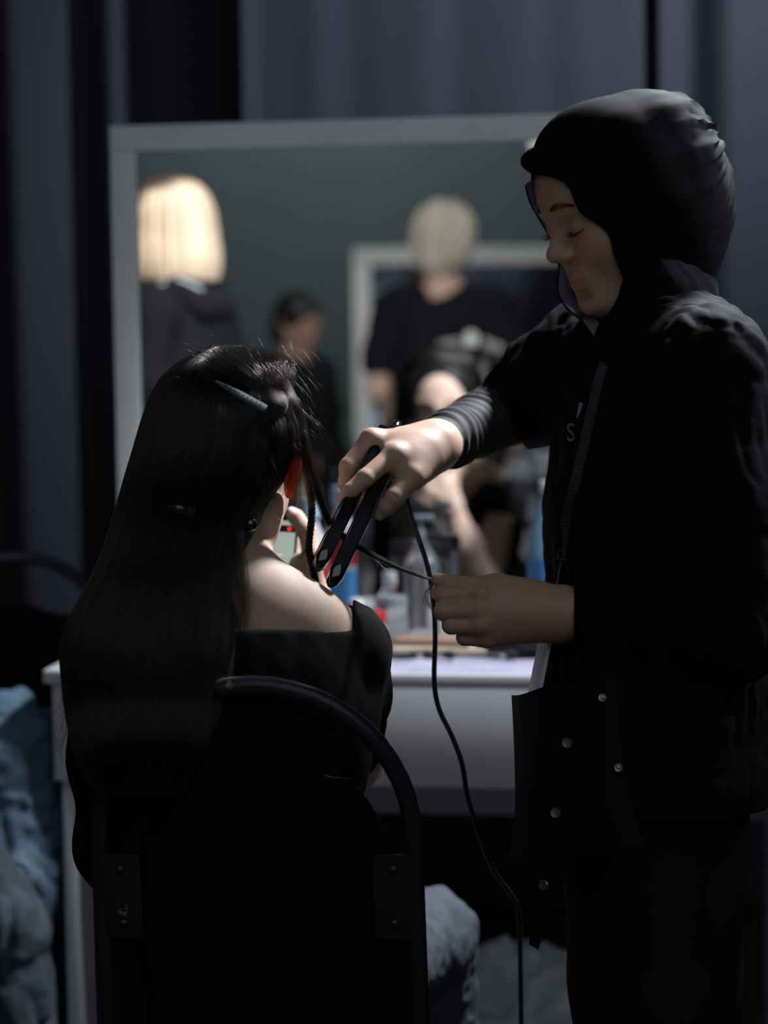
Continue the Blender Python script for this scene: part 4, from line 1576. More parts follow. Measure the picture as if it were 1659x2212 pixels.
# ================================================================== hair straightener
iron_m = mat('gloss_black', (0.006, 0.006, 0.007), 0.07, coat=1.0, spec=0.6)
plate_m = mat('plate_ceramic', (0.30, 0.29, 0.28), 0.2, metal=0.8)
cord_m = mat('cord_rubber', (0.010, 0.010, 0.012), 0.45)
chrome_m = mat('chrome', (0.75, 0.76, 0.78), 0.12, metal=1.0)
TIP, END = P(698, 1250, 2.335), P(846, 940, 2.462)
ia = (END - TIP)
IL = np.linalg.norm(ia)
ia /= IL
isd = CR * 0.89 - CU * 0.45
isd = isd - ia * np.dot(isd, ia)
isd /= np.linalg.norm(isd)
idp = np.cross(ia, isd)
iron = empty('hair_straightener', TIP, 'glossy black hair straightener clamped on a lock of hair in the raised hand', 'hair tool')
for sg in (-1, 1):
    rings = []
    for q in np.linspace(0, 1, 40):
        tip = 1 - max(0, 1 - q / 0.10) ** 2.2
        tip = max(tip, 0.12) ** 0.5
        gap = 0.0098 + 0.001 * (1 - q) if q < 0.72 else 0.0098
        wide = 0.0102 * tip * (1.0 - 0.12 * max(0, q - 0.45))
        deep = 0.0135 * tip * (1.0 - 0.20 * max(0, q - 0.45))
        c = TIP + ia * (IL * q + (0.008 if sg < 0 else -0.004) * (1 - q)) + isd * sg * gap
        a_ = np.arange(28) / 28 * 2 * math.pi
        ca_, sa_ = np.cos(a_), np.sin(a_)
        ex = 0.62
        x_ = np.sign(ca_) * np.abs(ca_) ** ex
        y_ = np.sign(sa_) * np.abs(sa_) ** ex
        # flat inner face
        x_ = np.where(x_ * sg < -0.84, -0.84 * sg, x_)
        rings.append(c + (x_ * wide)[:, None] * isd + (y_ * deep)[:, None] * idp)
    arm = Mesh().loft(rings).build('arm', iron_m, iron)
    pc = TIP + ia * (IL * 0.14) + isd * sg * 0.0048 - idp * 0.0105
    Mesh().box(pc - isd * 0.0014, ia * IL * 0.44, isd * 0.0028, idp * 0.021, 0.0006).build('plate', plate_m, arm)
    # seam line and raised shoulder of the grip
    g0 = TIP + ia * (IL * 0.60) + isd * sg * 0.0125 - idp * 0.008
    Mesh().box(g0, ia * IL * 0.30, isd * sg * 0.0045, idp * 0.016, 0.0015).build('grip', iron_m, arm)
Mesh().lathe(END - ia * 0.012 + isd * 0.0, [(0.0125, -0.006), (0.0135, 0.0), (0.0130, 0.012), (0.0095, 0.020), (0.0060, 0.026), (0.0045, 0.034)], 20, axis=ia).build('hinge_cap', iron_m, iron)
Mesh().box(P(838, 946, 2.452) - CR * 0.002, P(849, 917, 2.462) - P(838, 946, 2.452), CR * 0.0042, CF * 0.004, 0.0008).build('metal_trim', chrome_m, iron)
cp = [END + ia * 0.02, P(868, 935, 2.50), P(884, 960, 2.52), P(884, 1010, 2.52), P(878, 1068, 2.51), P(888, 1115, 2.505), P(905, 1165, 2.50), P(924, 1225, 2.50), P(935, 1290, 2.50), P(940, 1370, 2.50),
      P(938, 1470, 2.50), P(948, 1530, 2.50), P(976, 1590, 2.50), P(998, 1650, 2.50), P(1010, 1720, 2.51), P(1034, 1800, 2.53), P(1066, 1880, 2.56), P(1112, 1945, 2.60), P(1122, 1990, 2.62),
      P(1124, 2080, 2.62), P(1126, 2212, 2.62), P(1130, 2500, 2.62)]
fl_ = P(1135, 2850, 2.62)
cp += [np.array([fl_[0], fl_[1], 0.02]), np.array([fl_[0] + 0.05, fl_[1] + 0.15, 0.006]), np.array([fl_[0] + 0.3, fl_[1] + 0.3, 0.006])]
Mesh().tube(spline(cp, 160), 0.0032, 10).build('cord', cord_m, iron)

# ================================================================== phone
phone_m = mat('phone_black', (0.012, 0.012, 0.014), 0.2, spec=0.6)
pc = P(584, 1140, 2.675)
pu = CU * 0.985 + CR * 0.075 + CF * 0.12
pu /= np.linalg.norm(pu)
pr = CR - CF * 0.10
pr = pr - pu * np.dot(pr, pu)
pr /= np.linalg.norm(pr)
pn = np.cross(pr, pu)
if np.dot(pn, CF) > 0:
    pn = -pn
PW, PH_ = 0.074, 0.156
phone = empty('phone', pc - pu * PH_ / 2, 'black smartphone with lit pale screen in the seated woman hand', 'phone')
Mesh().box(pc - pr * PW / 2 - pu * PH_ / 2 - pn * 0.004, pr * PW, pu * PH_, pn * 0.008, 0.003).build('body', phone_m, phone)
z0 = pc + pn * 0.0042


def flat(name, x, y, w, h, material, parent, lift=0.0):
    return Mesh().box(z0 + pr * x + pu * y + pn * lift, pr * w, pu * h, pn * 0.0003).build(name, material, parent, smooth=False)


scr = flat('screen', -PW / 2 + 0.003, -0.056, PW - 0.006, 0.116, mat('screen_glow', (0.62, 0.74, 0.66), 0.3, emit=0.42), phone)
flat('screen_band', -PW / 2 + 0.003, 0.010, PW - 0.006, 0.050, mat('screen_dark', (0.012, 0.014, 0.018), 0.2), scr, 0.0004)
flat('screen_bar', 0.004, -0.005, 0.030, 0.009, mat('screen_dark', (0.012, 0.014, 0.018), 0.2), scr, 0.0004)
flat('screen_figure', -0.020, -0.020, 0.018, 0.030, mat('screen_tan', (0.55, 0.48, 0.38), 0.3, emit=0.3), scr, 0.0004)
flat('screen_line', 0.000, -0.036, 0.020, 0.0012, mat('screen_white', (0.9, 0.95, 0.9), 0.3, emit=0.6), scr, 0.0004)
Mesh().lathe(z0 + pr * 0.026 + pu * -0.0005 + pn * 0.0006, [(0.0028, 0), (0.0028, 0.0004), (0.0005, 0.0005)], 16, axis=pn).build('record_dot', mat('screen_red', (0.9, 0.03, 0.02), 0.3, emit=0.9), scr)
Mesh().lathe(z0 + pr * 0.024 + pu * -0.048 + pn * 0.0006, [(0.0020, 0), (0.0020, 0.0004), (0.0005, 0.0005)], 16, axis=pn).build('screen_icon', mat('screen_icon_red', (0.35, 0.12, 0.10), 0.3), scr)

# ================================================================== hair clips, bead
clip_m = mat('clip_gunmetal', (0.38, 0.39, 0.40), 0.28, metal=1.0)
clip_b = mat('clip_black', (0.014, 0.014, 0.016), 0.25, coat=0.5)


def duck_clip(a, b, width, label, cover, nholes=0, group='hair clips in the long dark hair'):
    a, b = P(*a), P(*b)
    ax = b - a
    L = np.linalg.norm(ax)
    ax /= L
    out = -CF - ax * np.dot(-CF, ax)
    out /= np.linalg.norm(out)
    sd = np.cross(ax, out)
    e = empty('hair_clip', a * 0.5 + b * 0.5, label, 'hair clip', group)
    for lvl, nm in ((0.0, 'lower_jaw'), (0.0042, 'upper_jaw')):
        rings = []
        for q in np.linspace(0, 0.80, 20):
            w = width * (0.22 + 0.78 * min(1, q / 0.35) ** 0.8) * 0.5
            lift = lvl * (0.35 + 0.65 * q / 0.8) + 0.004 * math.sin(q / 0.8 * math.pi)
            c = a + ax * L * q + out * lift
            rings.append(np.array([c + sd * w * u + out * z for u, z in ((-1, 0), (-1, 0.0011), (-0.7, 0.0018), (0.7, 0.0018), (1, 0.0011), (1, 0))]))
        j = Mesh().loft(rings).build(nm, cover, e)
        if lvl and nholes:
            for h in range(nholes):
                q = 0.18 + 0.60 * h / nholes
                lift = lvl * (0.35 + 0.65 * q / 0.8) + 0.004 * math.sin(q / 0.8 * math.pi) + 0.0017
                Mesh().lathe(a + ax * L * q + out * lift - sd * width * 0.12, [(0.0009, 0), (0.0009, 0.0003), (0.0002, 0.0003)], 8, axis=out).build('hole', mat('hole_black', (0.002, 0.002, 0.002), 0.9), j)
    for s_, lift in ((1, 0.0085), (-1, -0.002)):
        rings = []
        for q in np.linspace(0.78, 1.0, 8):
            w = width * (0.5 + 0.35 * (q - 0.78) / 0.22)
            c = a + ax * L * q + out * (0.003 + (lift - 0.003) * (q - 0.78) / 0.22) - sd * (0.0 if s_ > 0 else 0.004)
            rings.append(np.array([c + sd * w * u + out * z for u, z in ((-1, -0.001), (-1, 0.001), (1, 0.001), (1, -0.001))]))
        Mesh().loft(rings).build('lever', clip_b, e)
    Mesh().tube(np.array([a + ax * L * 0.84 + out * 0.003 - sd * width * 0.55, a + ax * L * 0.84 + out * 0.003 + sd * width * 0.55]), 0.0022, 10).build('spring', clip_m, e)
    return e


duck_clip((466, 824, 2.236), (604, 899, 2.228), 0.0085, 'long metal duckbill clip pinning the rolled hair at the crown', clip_m, 9)
duck_clip((360, 1094, 2.222), (420, 1106, 2.228), 0.0075, 'short dark clip low in the loose back hair', clip_b)
bead = P(540, 1133, 2.268)
rings = [(0.0085 * math.sin(t), -0.0085 * math.cos(t)) for t in np.linspace(0.15, math.pi - 0.15, 14)]
be = empty('hair_bobble', bead - UP * 0.0085, 'round black bobble at the nape beside the bare neck', 'hair tie')
Mesh().lathe(bead, rings, 20).build('bead', iron_m, be)
Mesh().tube(np.array([bead + np.array([0.012 * math.cos(t) - 0.010, 0.010, 0.012 * math.sin(t)]) for t in np.linspace(0, 2 * math.pi, 24)]), 0.0014, 8).build('elastic', cord_m, be)

# ================================================================== things on the vanity table
def on_top(px, py, z=T_TOP):
    r = ray(px, py)
    t = (z - CAM[2]) / r[2]
    return CAM + t * r


def t_at(px, back, z=T_TOP):
    """point on the table top in this pixel column, so far behind the front edge"""
    p0 = TF + BK * back
    n = np.cross(ray(px, 0), ray(px, 2000))
    s = -np.dot(p0 - CAM, n) / np.dot(MX, n)
    q = p0 + s * MX
    return np.array([q[0], q[1], z])


# folded lavender towel along the front edge
towel_m = mat('towel_lavender', (0.42, 0.41, 0.55), 0.95, bump=0.8, bscale=420, var=0.08, vscale=60, sheen=0.3)
n1, n2 = 90, 26
A0, A1 = t_at(700, 0.006), t_at(1290, 0.006)
g = []
for i in range(n2):
    for j in range(n1):
        u, w_ = j / (n1 - 1), i / (n2 - 1)
        p = A0 + (A1 - A0) * u + BK * (0.215 * w_)
        edge = min(1, w_ / 0.03, (1 - w_) / 0.03, u / 0.01, (1 - u) / 0.01)
        h = 0.0045 * edge ** 0.5 + 0.006 * max(0, float(noise(np.array([[u * 9, w_ * 3.0, 1.0]]), 91)[0])) * edge
        g.append(p + UP * (0.0008 + h))
g = np.array(g)
bt = g.copy()
bt[:, 2] = T_TOP + 0.0004
f = []
N = n1 * n2
for i in range(n2 - 1):
    for j in range(n1 - 1):
        q = i * n1 + j
        f += [[q, q + 1, q + 1 + n1, q + n1], [N + q, N + q + n1, N + q + n1 + 1, N + q + 1]]
for j in range(n1 - 1):
    f += [[j, N + j, N + j + 1, j + 1], [(n2 - 1) * n1 + j, (n2 - 1) * n1 + j + 1, N + (n2 - 1) * n1 + j + 1, N + (n2 - 1) * n1 + j]]
for i in range(n2 - 1):
    q = i * n1
    f += [[q, q + n1, N + q + n1, N + q], [q + n1 - 1, N + q + n1 - 1, N + q + 2 * n1 - 1, q + 2 * n1 - 1]]
tag(Mesh().add(np.concatenate([g, bt]), f).build('towel', towel_m), 'pale lavender towel spread along the table front edge', 'towel')

clear_m = mat('clear_plastic', (0.92, 0.95, 0.97), 0.05, trans=0.9, ior=1.35)
water_m = mat('bottle_blue', (0.42, 0.68, 0.90), 0.08, trans=0.55, ior=1.33)
white_p = mat('white_plastic', (0.75, 0.76, 0.78), 0.35)
red_p = mat('red_plastic', (0.45, 0.03, 0.035), 0.35)
blue_p = mat('blue_label', (0.08, 0.28, 0.62), 0.4)
black_p = mat('black_plastic', (0.012, 0.012, 0.014), 0.3)
grey_p = mat('grey_plastic', (0.30, 0.32, 0.36), 0.3)
tan_p = mat('tan_powder', (0.50, 0.33, 0.24), 0.8)
beige_p = mat('beige_card', (0.62, 0.50, 0.40), 0.6)


def bottle(name, base, prof, body_m, label, cat, cap=None, band=None, group='bottles on the vanity table', nozzle=False):
    e = empty(name, base, label, cat, group)
    Mesh().lathe(base, prof, 28).build('body', body_m, e)
    top_h = prof[-1][1]
    if cap:
        r, h, mt_ = cap
        Mesh().lathe(base + UP * (top_h + 0.0003), [(r, 0), (r, h * 0.9), (r * 0.9, h), (r * 0.2, h)], 24).build('cap', mt_, e)
    if band:
        r, h0, h1, mt_ = band
        m_ = Mesh()
        a_ = np.arange(28) / 28 * 2 * math.pi
        m_.loft([base + UP * h + rr * (np.cos(a_)[:, None] * np.array([1, 0, 0]) + np.sin(a_)[:, None] * np.array([0, 1.0, 0])) for rr, h in ((r, h0), (r, h1), (r - 0.0006, h1), (r - 0.0006, h0), (r, h0))], cap=False)
        m_.build('label_band', mt_, e)
    if nozzle:
        Mesh().lathe(base + UP * (top_h + 0.001), [(0.007, 0), (0.007, 0.012), (0.003, 0.013), (0.003, 0.028)], 16).build('pump_neck', grey_p, e)
        hb = base + UP * (top_h + 0.029)
        Mesh().box(hb - MX * 0.012 - BK * 0.005, MX * 0.034, BK * 0.010, UP * 0.009, 0.002).build('pump_head', grey_p, e)
    return e


def prof(r, h, neck=0.011, sh=0.75):
    return [(r * 0.9, 0), (r, 0.004), (r, h * sh), (r * 0.9, h * (sh + 0.08)), (neck, h * 0.94), (neck, h)]


bottle('spray_bottle', t_at(912, 0.205), prof(0.029, 0.190), clear_m, 'tall clear bottle with grey pump in the middle of the table', 'bottle', nozzle=True)
bottle('glass_jar', t_at(848, 0.190), [(0.026, 0), (0.030, 0.004), (0.030, 0.062), (0.026, 0.074), (0.0265, 0.082)], clear_m, 'short clear jar with grey lid beside the straightener cord', 'jar', cap=(0.028, 0.016, grey_p))
bottle('dropper_bottle', t_at(772, 0.150), prof(0.018, 0.075), clear_m, 'small clear bottle with white cap left of the glass jar', 'bottle', cap=(0.012, 0.022, white_p))
bottle('water_bottle', t_at(1186, 0.24), [(0.030, 0), (0.034, 0.006), (0.033, 0.06), (0.0345, 0.065), (0.0345, 0.165), (0.033, 0.170), (0.032, 0.20), (0.014, 0.25), (0.0135, 0.262)], water_m,
       'blue plastic water bottle standing beside the stylist waist', 'bottle', cap=(0.0145, 0.018, white_p), band=(0.0352, 0.075, 0.155, blue_p))
bottle('lotion_bottle', t_at(678, 0.20), prof(0.027, 0.225), white_p, 'white bottle with red and blue bands behind the raised phone', 'bottle', cap=(0.016, 0.03, mat('cap_pale_blue', (0.45, 0.62, 0.80), 0.3)), band=(0.0276, 0.115, 0.168, red_p))
e = bpy.data.objects['lotion_bottle']
a_ = np.arange(28) / 28 * 2 * math.pi
bb = t_at(678, 0.20)
Mesh().loft([bb + UP * h + rr * (np.cos(a_)[:, None] * np.array([1, 0, 0]) + np.sin(a_)[:, None] * np.array([0, 1.0, 0])) for rr, h in ((.0276, .04), (.0276, .110), (.027, .110), (.027, .04), (.0276, .04))], cap=False).build('label_band', blue_p, e)
bottle('nail_pot', t_at(812, 0.165), [(0.016, 0), (0.018, 0.003), (0.018, 0.05), (0.014, 0.055)], white_p, 'little white pot with red lid behind the straightener tip', 'pot', cap=(0.018, 0.022, red_p))

# crumpled white tissues
tis_m = mat('tissue_white', (0.80, 0.81, 0.83), 0.9, bump=0.3, bscale=200)
for (x_, bk_, r_, lab, sd) in ((778, 0.238, 0.039, 'crumpled white tissue heap behind the bare shoulder', 1), (868, 0.262, 0.024, 'small crumpled white tissue behind the glass jar', 2)):
    c = t_at(x_, bk_)
    m_ = Mesh()
    rg = []
    for i, t_ in enumerate(np.linspace(0.05, 1, 18)):
        a_ = np.arange(44) / 44 * 2 * math.pi
        rad = r_ * math.sin(t_ * math.pi * 0.5)
        base_ = np.stack([np.cos(a_) * rad * 1.25, np.sin(a_) * rad * 0.9, np.full(44, r_ * (1.75 if sd == 1 else 1.15) * math.cos(t_ * math.pi * 0.5))], 1)
        nn_ = noise(base_ * 42, 95 + sd) * 0.30 + np.abs(noise(base_ * 80, 96 + sd)) * 0.22
        rg.append(c + base_ * (1 + nn_[:, None]) * np.array([1, 1, 0.95]))
    for q in rg:
        q[:, 2] = np.maximum(q[:, 2], T_TOP + 0.0005)
    tag(Mesh().loft(rg).build('tissue', tis_m), lab, 'tissue', 'crumpled tissues')

# makeup palettes stacked on the towel
for k, (x_, bk_, w_, dp, h_, z_, c_, lab, rz) in enumerate(((950, 0.150, 0.150, 0.075, 0.012, 0.0115, beige_p, 'beige makeup palette with pans at the bottom of the stack', 0.12),
                                                       (938, 0.158, 0.125, 0.068, 0.010, 0.0240, mat('brown_card', (0.32, 0.22, 0.17), 0.55), 'brown makeup palette lying on the beige one', -0.1))):
    c = t_at(x_, bk_) + UP * z_
    e = empty('makeup_palette', c, lab, 'palette', 'stacked makeup palettes')
    dx = MX * math.cos(rz) + BK * math.sin(rz)
    dy = BK * math.cos(rz) - MX * math.sin(rz)
    Mesh().box(c - dx * w_ / 2 - dy * dp / 2, dx * w_, dy * dp, UP * h_, 0.002).build('case', c_, e)
    for i in range(5):
        for j in range(2):
            o = c - dx * w_ / 2 + dx * (w_ * (i + 0.5) / 5) - dy * dp / 2 + dy * (dp * (j + 0.5) / 2) + UP * (h_ + 0.0002)
            if k == 1:
                Mesh().lathe(o, [(0.0095, 0), (0.0095, 0.0008), (0.008, 0.001), (0.001, 0.001)], 16).build('pan', tan_p if (i + j) % 2 else mat('rose_powder', (0.55, 0.25, 0.22), 0.8), e)

# brushes and pencils in front
for k, (x0, x1, b0, b1, lab) in enumerate(((845, 935, 0.075, 0.095, 'slim black makeup brush nearest the seated woman sleeve'), (880, 985, 0.110, 0.085, 'black makeup brush crossing behind the straightener cord'),
                                         (1010, 1120, 0.080, 0.105, 'black makeup brush below the pinching hand'))):
    a_, b_ = t_at(x0, b0) + UP * 0.016, t_at(x1, b1) + UP * 0.016
    e = empty('makeup_brush', a_ * 0.5 + b_ * 0.5 - UP * 0.004, lab, 'brush', 'makeup brushes on the towel')
    d_ = b_ - a_
    Mesh().tube(np.array([a_, a_ + d_ * 0.3, a_ + d_ * 0.62]), np.array([0.0018, 0.0034, 0.0036]), 10).build('handle', black_p, e)
    Mesh().tube(np.array([a_ + d_ * 0.62, a_ + d_ * 0.74]), np.array([0.0037, 0.0045]), 10).build('ferrule', chrome_m, e)
    Mesh().tube(np.array([a_ + d_ * 0.74, a_ + d_ * 0.88, a_ + d_]), np.array([0.0046, 0.0080, 0.0030]), 12).build('bristles', mat('bristle_dark', (0.02, 0.015, 0.013), 0.9), e)

# open black make-up bag by the stylist
c = t_at(1120, 0.16) + UP * 0.013
e = empty('makeup_pouch', c, 'black zip pouch lying under the pinching hand wrist', 'pouch')
rg = []
for t_ in np.linspace(0, 1, 16):
    w_ = 0.060 * math.sin(0.35 + t_ * (math.pi - 0.6)) ** 0.35
    h_ = 0.034 * math.sin(0.3 + t_ * (math.pi - 0.6)) ** 0.5
    a_ = np.arange(28) / 28 * 2 * math.pi
    q = np.stack([np.sign(np.cos(a_)) * np.abs(np.cos(a_)) ** 0.7 * w_ * 0.75, np.zeros(28), (np.sign(np.sin(a_)) * np.abs(np.sin(a_)) ** 0.7 * 0.5 + 0.5) * h_], 1)
    q = q * (1 + 0.05 * noise(q * 60 + t_ * 5, 98))[:, None]
    rg.append(c + q[:, :1] * BK + q[:, 2:] * UP + MX * (t_ - 0.5) * 0.13)
for q in rg:
    q[:, 2] = np.maximum(q[:, 2], c[2])
Mesh().loft(rg).build('bag', mat('pouch_nylon', (0.012, 0.012, 0.014), 0.4, bump=0.4, bscale=150), e)
Mesh().tube(np.array([c + MX * u * 0.12 + UP * (0.0345 + 0.0) - MX * 0.06 for u in np.linspace(0.1, 0.9, 8)]), 0.0018, 8).build('zip', chrome_m, e)
# hair dryer lying at the back
c = t_at(872, 0.270)
e = empty('hair_dryer', c, 'black hair dryer standing on its handle behind the clear bottles', 'hair dryer')
c2 = c + UP * 0.160
Mesh().lathe(c2 - MX * 0.02, [(0.018, 0), (0.022, 0.006), (0.023, 0.03), (0.019, 0.06), (0.015, 0.08), (0.017, 0.10)], 24, axis=MX).build('barrel', black_p, e)
Mesh().tube(spline([c2 + MX * 0.006 - UP * 0.012, c2 + MX * 0.002 - UP * 0.09, c2 - UP * 0.1585], 10), np.array([.012, .012, .0125, .0125, .012, .012, .012, .0125, .014, .016]), 16).build('handle', black_p, e)
# tan cloth pouch by the water bottle
c = t_at(1088, 0.245)
m_ = Mesh()
rg = []
for t_ in np.linspace(0.04, 1, 12):
    a_ = np.arange(28) / 28 * 2 * math.pi
    rad = 0.045 * math.sin(t_ * math.pi / 2)
    q = np.stack([np.cos(a_) * rad, np.sin(a_) * rad * 0.7, np.full(28, 0.085 * math.cos(t_ * math.pi / 2) ** 0.8)], 1)
    q = q * (1 + 0.15 * noise(q * 45, 99))[:, None]
    q[:, 2] = np.maximum(q[:, 2], 0.0005)
    rg.append(c + q)
tag(Mesh().loft(rg).build('cosmetic_sponge_bag', mat('tan_cloth', (0.45, 0.30, 0.20), 0.9, bump=0.3)), 'small tan cloth bag slumped beside the water bottle', 'bag')

# ================================================================== denim beside the table
denim_m = mat('denim_pale', (0.085, 0.14, 0.205), 0.9, var=0.45, vscale=14, bump=0.5, bscale=700)
denim_g = mat('denim_grey', (0.045, 0.055, 0.072), 0.9, var=0.4, vscale=18, bump=0.5, bscale=700)
dn = Body()
px_chain(dn, [(-120, 1640, 3.36, 0.085), (20, 1600, 3.33, 0.072), (50, 1605, 3.32, 0.050)], 0.03)
px_chain(dn, [(40, 1640, 3.32, 0.070), (45, 1900, 3.30, 0.062), (62, 2060, 3.30, 0.036)], 0.03)
px_chain(dn, [(-20, 1650, 3.34, 0.08), (-10, 1900, 3.33, 0.07), (10, 2300, 3.33, 0.06)], 0.03)
dn.disp = lambda p: (np.abs(noise(p * np.array([22, 22, 26.0]), 111)) - 0.3) * -0.018 + noise(p * 60, 112) * 0.003
v, f = dn.mesh(0.0055)
db = P(0, 2212, 3.33)
den = empty('denim_garment', (db[0], db[1], 0.3), 'pale blue ripped denim hanging beside the white table end', 'denim')
mk('cloth', v, f, denim_m, den)
d2 = Body()
px_chain(d2, [(-60, 1880, 3.22, 0.06), (20, 2010, 3.22, 0.058), (40, 2300, 3.24, 0.060)], 0.03)
d2.disp = lambda p: (np.abs(noise(p * np.array([30, 30, 18.0]), 113)) - 0.3) * -0.014 + noise(p * 70, 114) * 0.003
v, f = d2.mesh(0.0055)
mk('faded_leg', v, f, denim_g, den)
fr = []
for i in range(260):
    t_ = rng.random()
    p = P(12 + 62 * t_ + rng.normal(0, 2), 1875 - 34 * math.sin(t_ * 2.6) + rng.normal(0, 4), 3.232)
    fr.append(np.array([p, p + np.array([rng.normal(0, 0.003), -0.002, -0.004]), p + np.array([rng.normal(0, 0.006), -0.003, -0.009])]))
hair_obj('frayed_threads', fr, 0.0004, hair_mat('thread_pale', (0.45, 0.5, 0.55), 0.5), den)

# ================================================================== crinkled bag on the floor under the table
bag_m = mat('bag_film', (0.62, 0.65, 0.70), 0.22, spec=0.6, bump=0.3, bscale=60, trans=0.15)
c = P(1140, 2150, 3.42)
rg = []
for t_ in np.linspace(0.03, 1, 30):
    a_ = np.arange(60) / 60 * 2 * math.pi
    rad = 0.165 * math.sin(min(1, t_ * 1.15) * math.pi / 2) ** 0.6
    q = np.stack([np.cos(a_) * rad, np.sin(a_) * rad * 0.55, np.full(60, 0.235 * (1 - t_))], 1)
    q = q * (1 + 0.22 * noise(q * 16, 121) + 0.12 * np.abs(noise(q * 36, 122)))[:, None]
    q[:, 2] = np.clip(q[:, 2], 0.002, None)
    rg.append(np.array([c[0], c[1], 0]) + q)
tag(Mesh().loft(rg).build('plastic_bag', bag_m), 'crinkled grey plastic bag on the floor under the table', 'bag')

# ================================================================== people across the hall, seen in the vanity mirror
def crowd_person(label, loc, face, h, skin, hair_kind, shirt_mat, sleeves, bent=0.0, name='person'):
    """standing figure: loc on the floor, face = direction it looks, h = height"""
    e = empty(name, (loc[0], loc[1], 0), label, 'person')
    s = h / 1.70
    fy = np.array([face[0], face[1], 0.0])
    fy /= np.linalg.norm(fy)
    fx = np.array([fy[1], -fy[0], 0.0])
    R = np.stack([fx, fy, UP], 1)
    o = np.array([loc[0], loc[1], 0.0])

    def figure():
        b = Body()
        b.frame = (R * 1.0, o)
        return b
    q = lambda *p: np.array(p) * s
    sk = mat('skin_' + label.split()[0] + '_' + hair_kind, skin, 0.55, sss=0.15, sss_scale=0.008, attr=True)
    hf = (rot_frame(fy - UP * bent, UP), o + R @ q(0, 0.02, 1.575))
    b = figure()
    b.frame = hf
    add_head(b, s, neck=False)
    b.frame = (R, o)
    b.cone(q(0, -0.005, 1.53), q(0, -0.03, 1.42), 0.052 * s, 0.055 * s, 0.03)
    b.cone(q(-0.15, -0.02, 1.375), q(0.15, -0.02, 1.375), 0.050 * s, 0.050 * s, 0.05)
    b.cone(q(0, 0, 1.30), q(0, 0, 0.95), 0.11 * s, 0.12 * s, 0.05)
    for sg in (-1, 1):
        b.cone(q(sg * 0.185, -0.02, 1.36), q(sg * 0.225, -0.03, 1.08), 0.045 * s, 0.038 * s, 0.03)
        b.cone(q(sg * 0.225, -0.03, 1.08), q(sg * 0.20, 0.14, 0.90), 0.037 * s, 0.026 * s, 0.012)
        simple_hand(b, q(sg * 0.20, 0.14, 0.90), (-sg * 0.15, 0.8, -0.45), (-sg, 0, -0.3), s, 0.7, -sg)
        b.cone(q(sg * 0.09, 0, 0.92), q(sg * 0.10, 0.01, 0.50), 0.082 * s, 0.055 * s, 0.03)
        b.cone(q(sg * 0.10, 0.01, 0.50), q(sg * 0.105, -0.01, 0.08), 0.052 * s, 0.038 * s, 0.02)
    # the hand helper works in world directions of the figure frame
    v, f = b.mesh(0.0075)
    mk('body', v, f, sk, e, colors=face_colors(v, hf, s, skin, (0.5, 0.22, 0.2)))
    c = figure()
    c.cone(q(-0.14, -0.02, 1.372), q(0.14, -0.02, 1.372), 0.066 * s, 0.066 * s, 0.05)
    c.cone(q(-0.06, 0, 1.28), q(-0.06, 0, 0.86), 0.125 * s, 0.118 * s, 0.05)
    c.cone(q(0.06, 0, 1.28), q(0.06, 0, 0.86), 0.125 * s, 0.118 * s, 0.05)
    for sg in (-1, 1):
        c.cone(q(sg * 0.18, -0.02, 1.36), q(sg * 0.222, -0.028, 1.19), 0.064 * s, 0.064 * s, 0.03)
        if sleeves:
            c.cone(q(sg * 0.222, -0.028, 1.19), q(sg * 0.228, -0.03, 1.08), 0.062 * s, 0.056 * s, 0.03)
            c.cone(q(sg * 0.228, -0.03, 1.08), q(sg * 0.203, 0.125, 0.915), 0.054 * s, 0.040 * s, 0.02)
    c.disp = lambda p: (np.abs(noise(p * np.array([24, 24, 12.0]), 131)) - 0.3) * -0.010
    v, f = c.mesh(0.009)
    top_o = mk('hoodie' if sleeves else 't_shirt', v, f, shirt_mat, e)
    t = figure()
    for sg in (-1, 1):
        t.cone(q(sg * 0.085, 0, 0.93), q(sg * 0.10, 0.01, 0.50), 0.105 * s, 0.080 * s, 0.03)
        t.cone(q(sg * 0.10, 0.01, 0.50), q(sg * 0.105, 0.0, 0.07), 0.080 * s, 0.068 * s, 0.02)
    v, f = t.mesh(0.011)
    mk('trousers', v, f, pants_m, e)
    for sg in (-1, 1):
        k = figure()
        k.cone(q(sg * 0.105, -0.04, 0.045), q(sg * 0.115, 0.14, 0.032), 0.044 * s, 0.032 * s, 0.02)
        v, f = k.mesh(0.008)
        v[:, 2] = np.maximum(v[:, 2], 0.001)
        mk('shoe', v, f, shoe_black, e)
    return e, R, o, s, hf, c, top_o


def hair_shape(e, hf, s, ops, subs, color_fn, cut=None, vox=0.005, rough=0.5, ridge=0.0):
    b = Body()
    b.frame = hf
    for c, r, k in ops:
        b.ell(np.array(c) * s, np.array(r) * s, k)
    for c, r, k in subs:
        b.ell(np.array(c) * s, np.array(r) * s, k, None, True)
    if ridge:
        def dsp(p):
            l = (p - hf[1]) @ hf[0]
            a = np.arctan2(l[:, 0], l[:, 1])
            return noise(np.stack([a * 14, l[:, 2] * 4, np.zeros(len(p))], 1), 141) * ridge
        b.disp = dsp
    if cut is not None:
        base_sdf = b.sdf
        b.sdf = lambda p: smax(base_sdf(p), cut - p[:, 2], 0.006)
    v, f = b.mesh(vox)
    l = (v - hf[1]) @ hf[0] / s
    m_ = mat('crowd_hair_' + str(len(MATS)), (0.5, 0.4, 0.3), rough, attr=True, bump=0.4, bscale=260)
    return mk('hair', v, f, m_, e, colors=color_fn(l))


def mdir(v):
    """direction in the room whose mirror image points along v"""
    return v - 2 * np.dot(v, MN) * MN


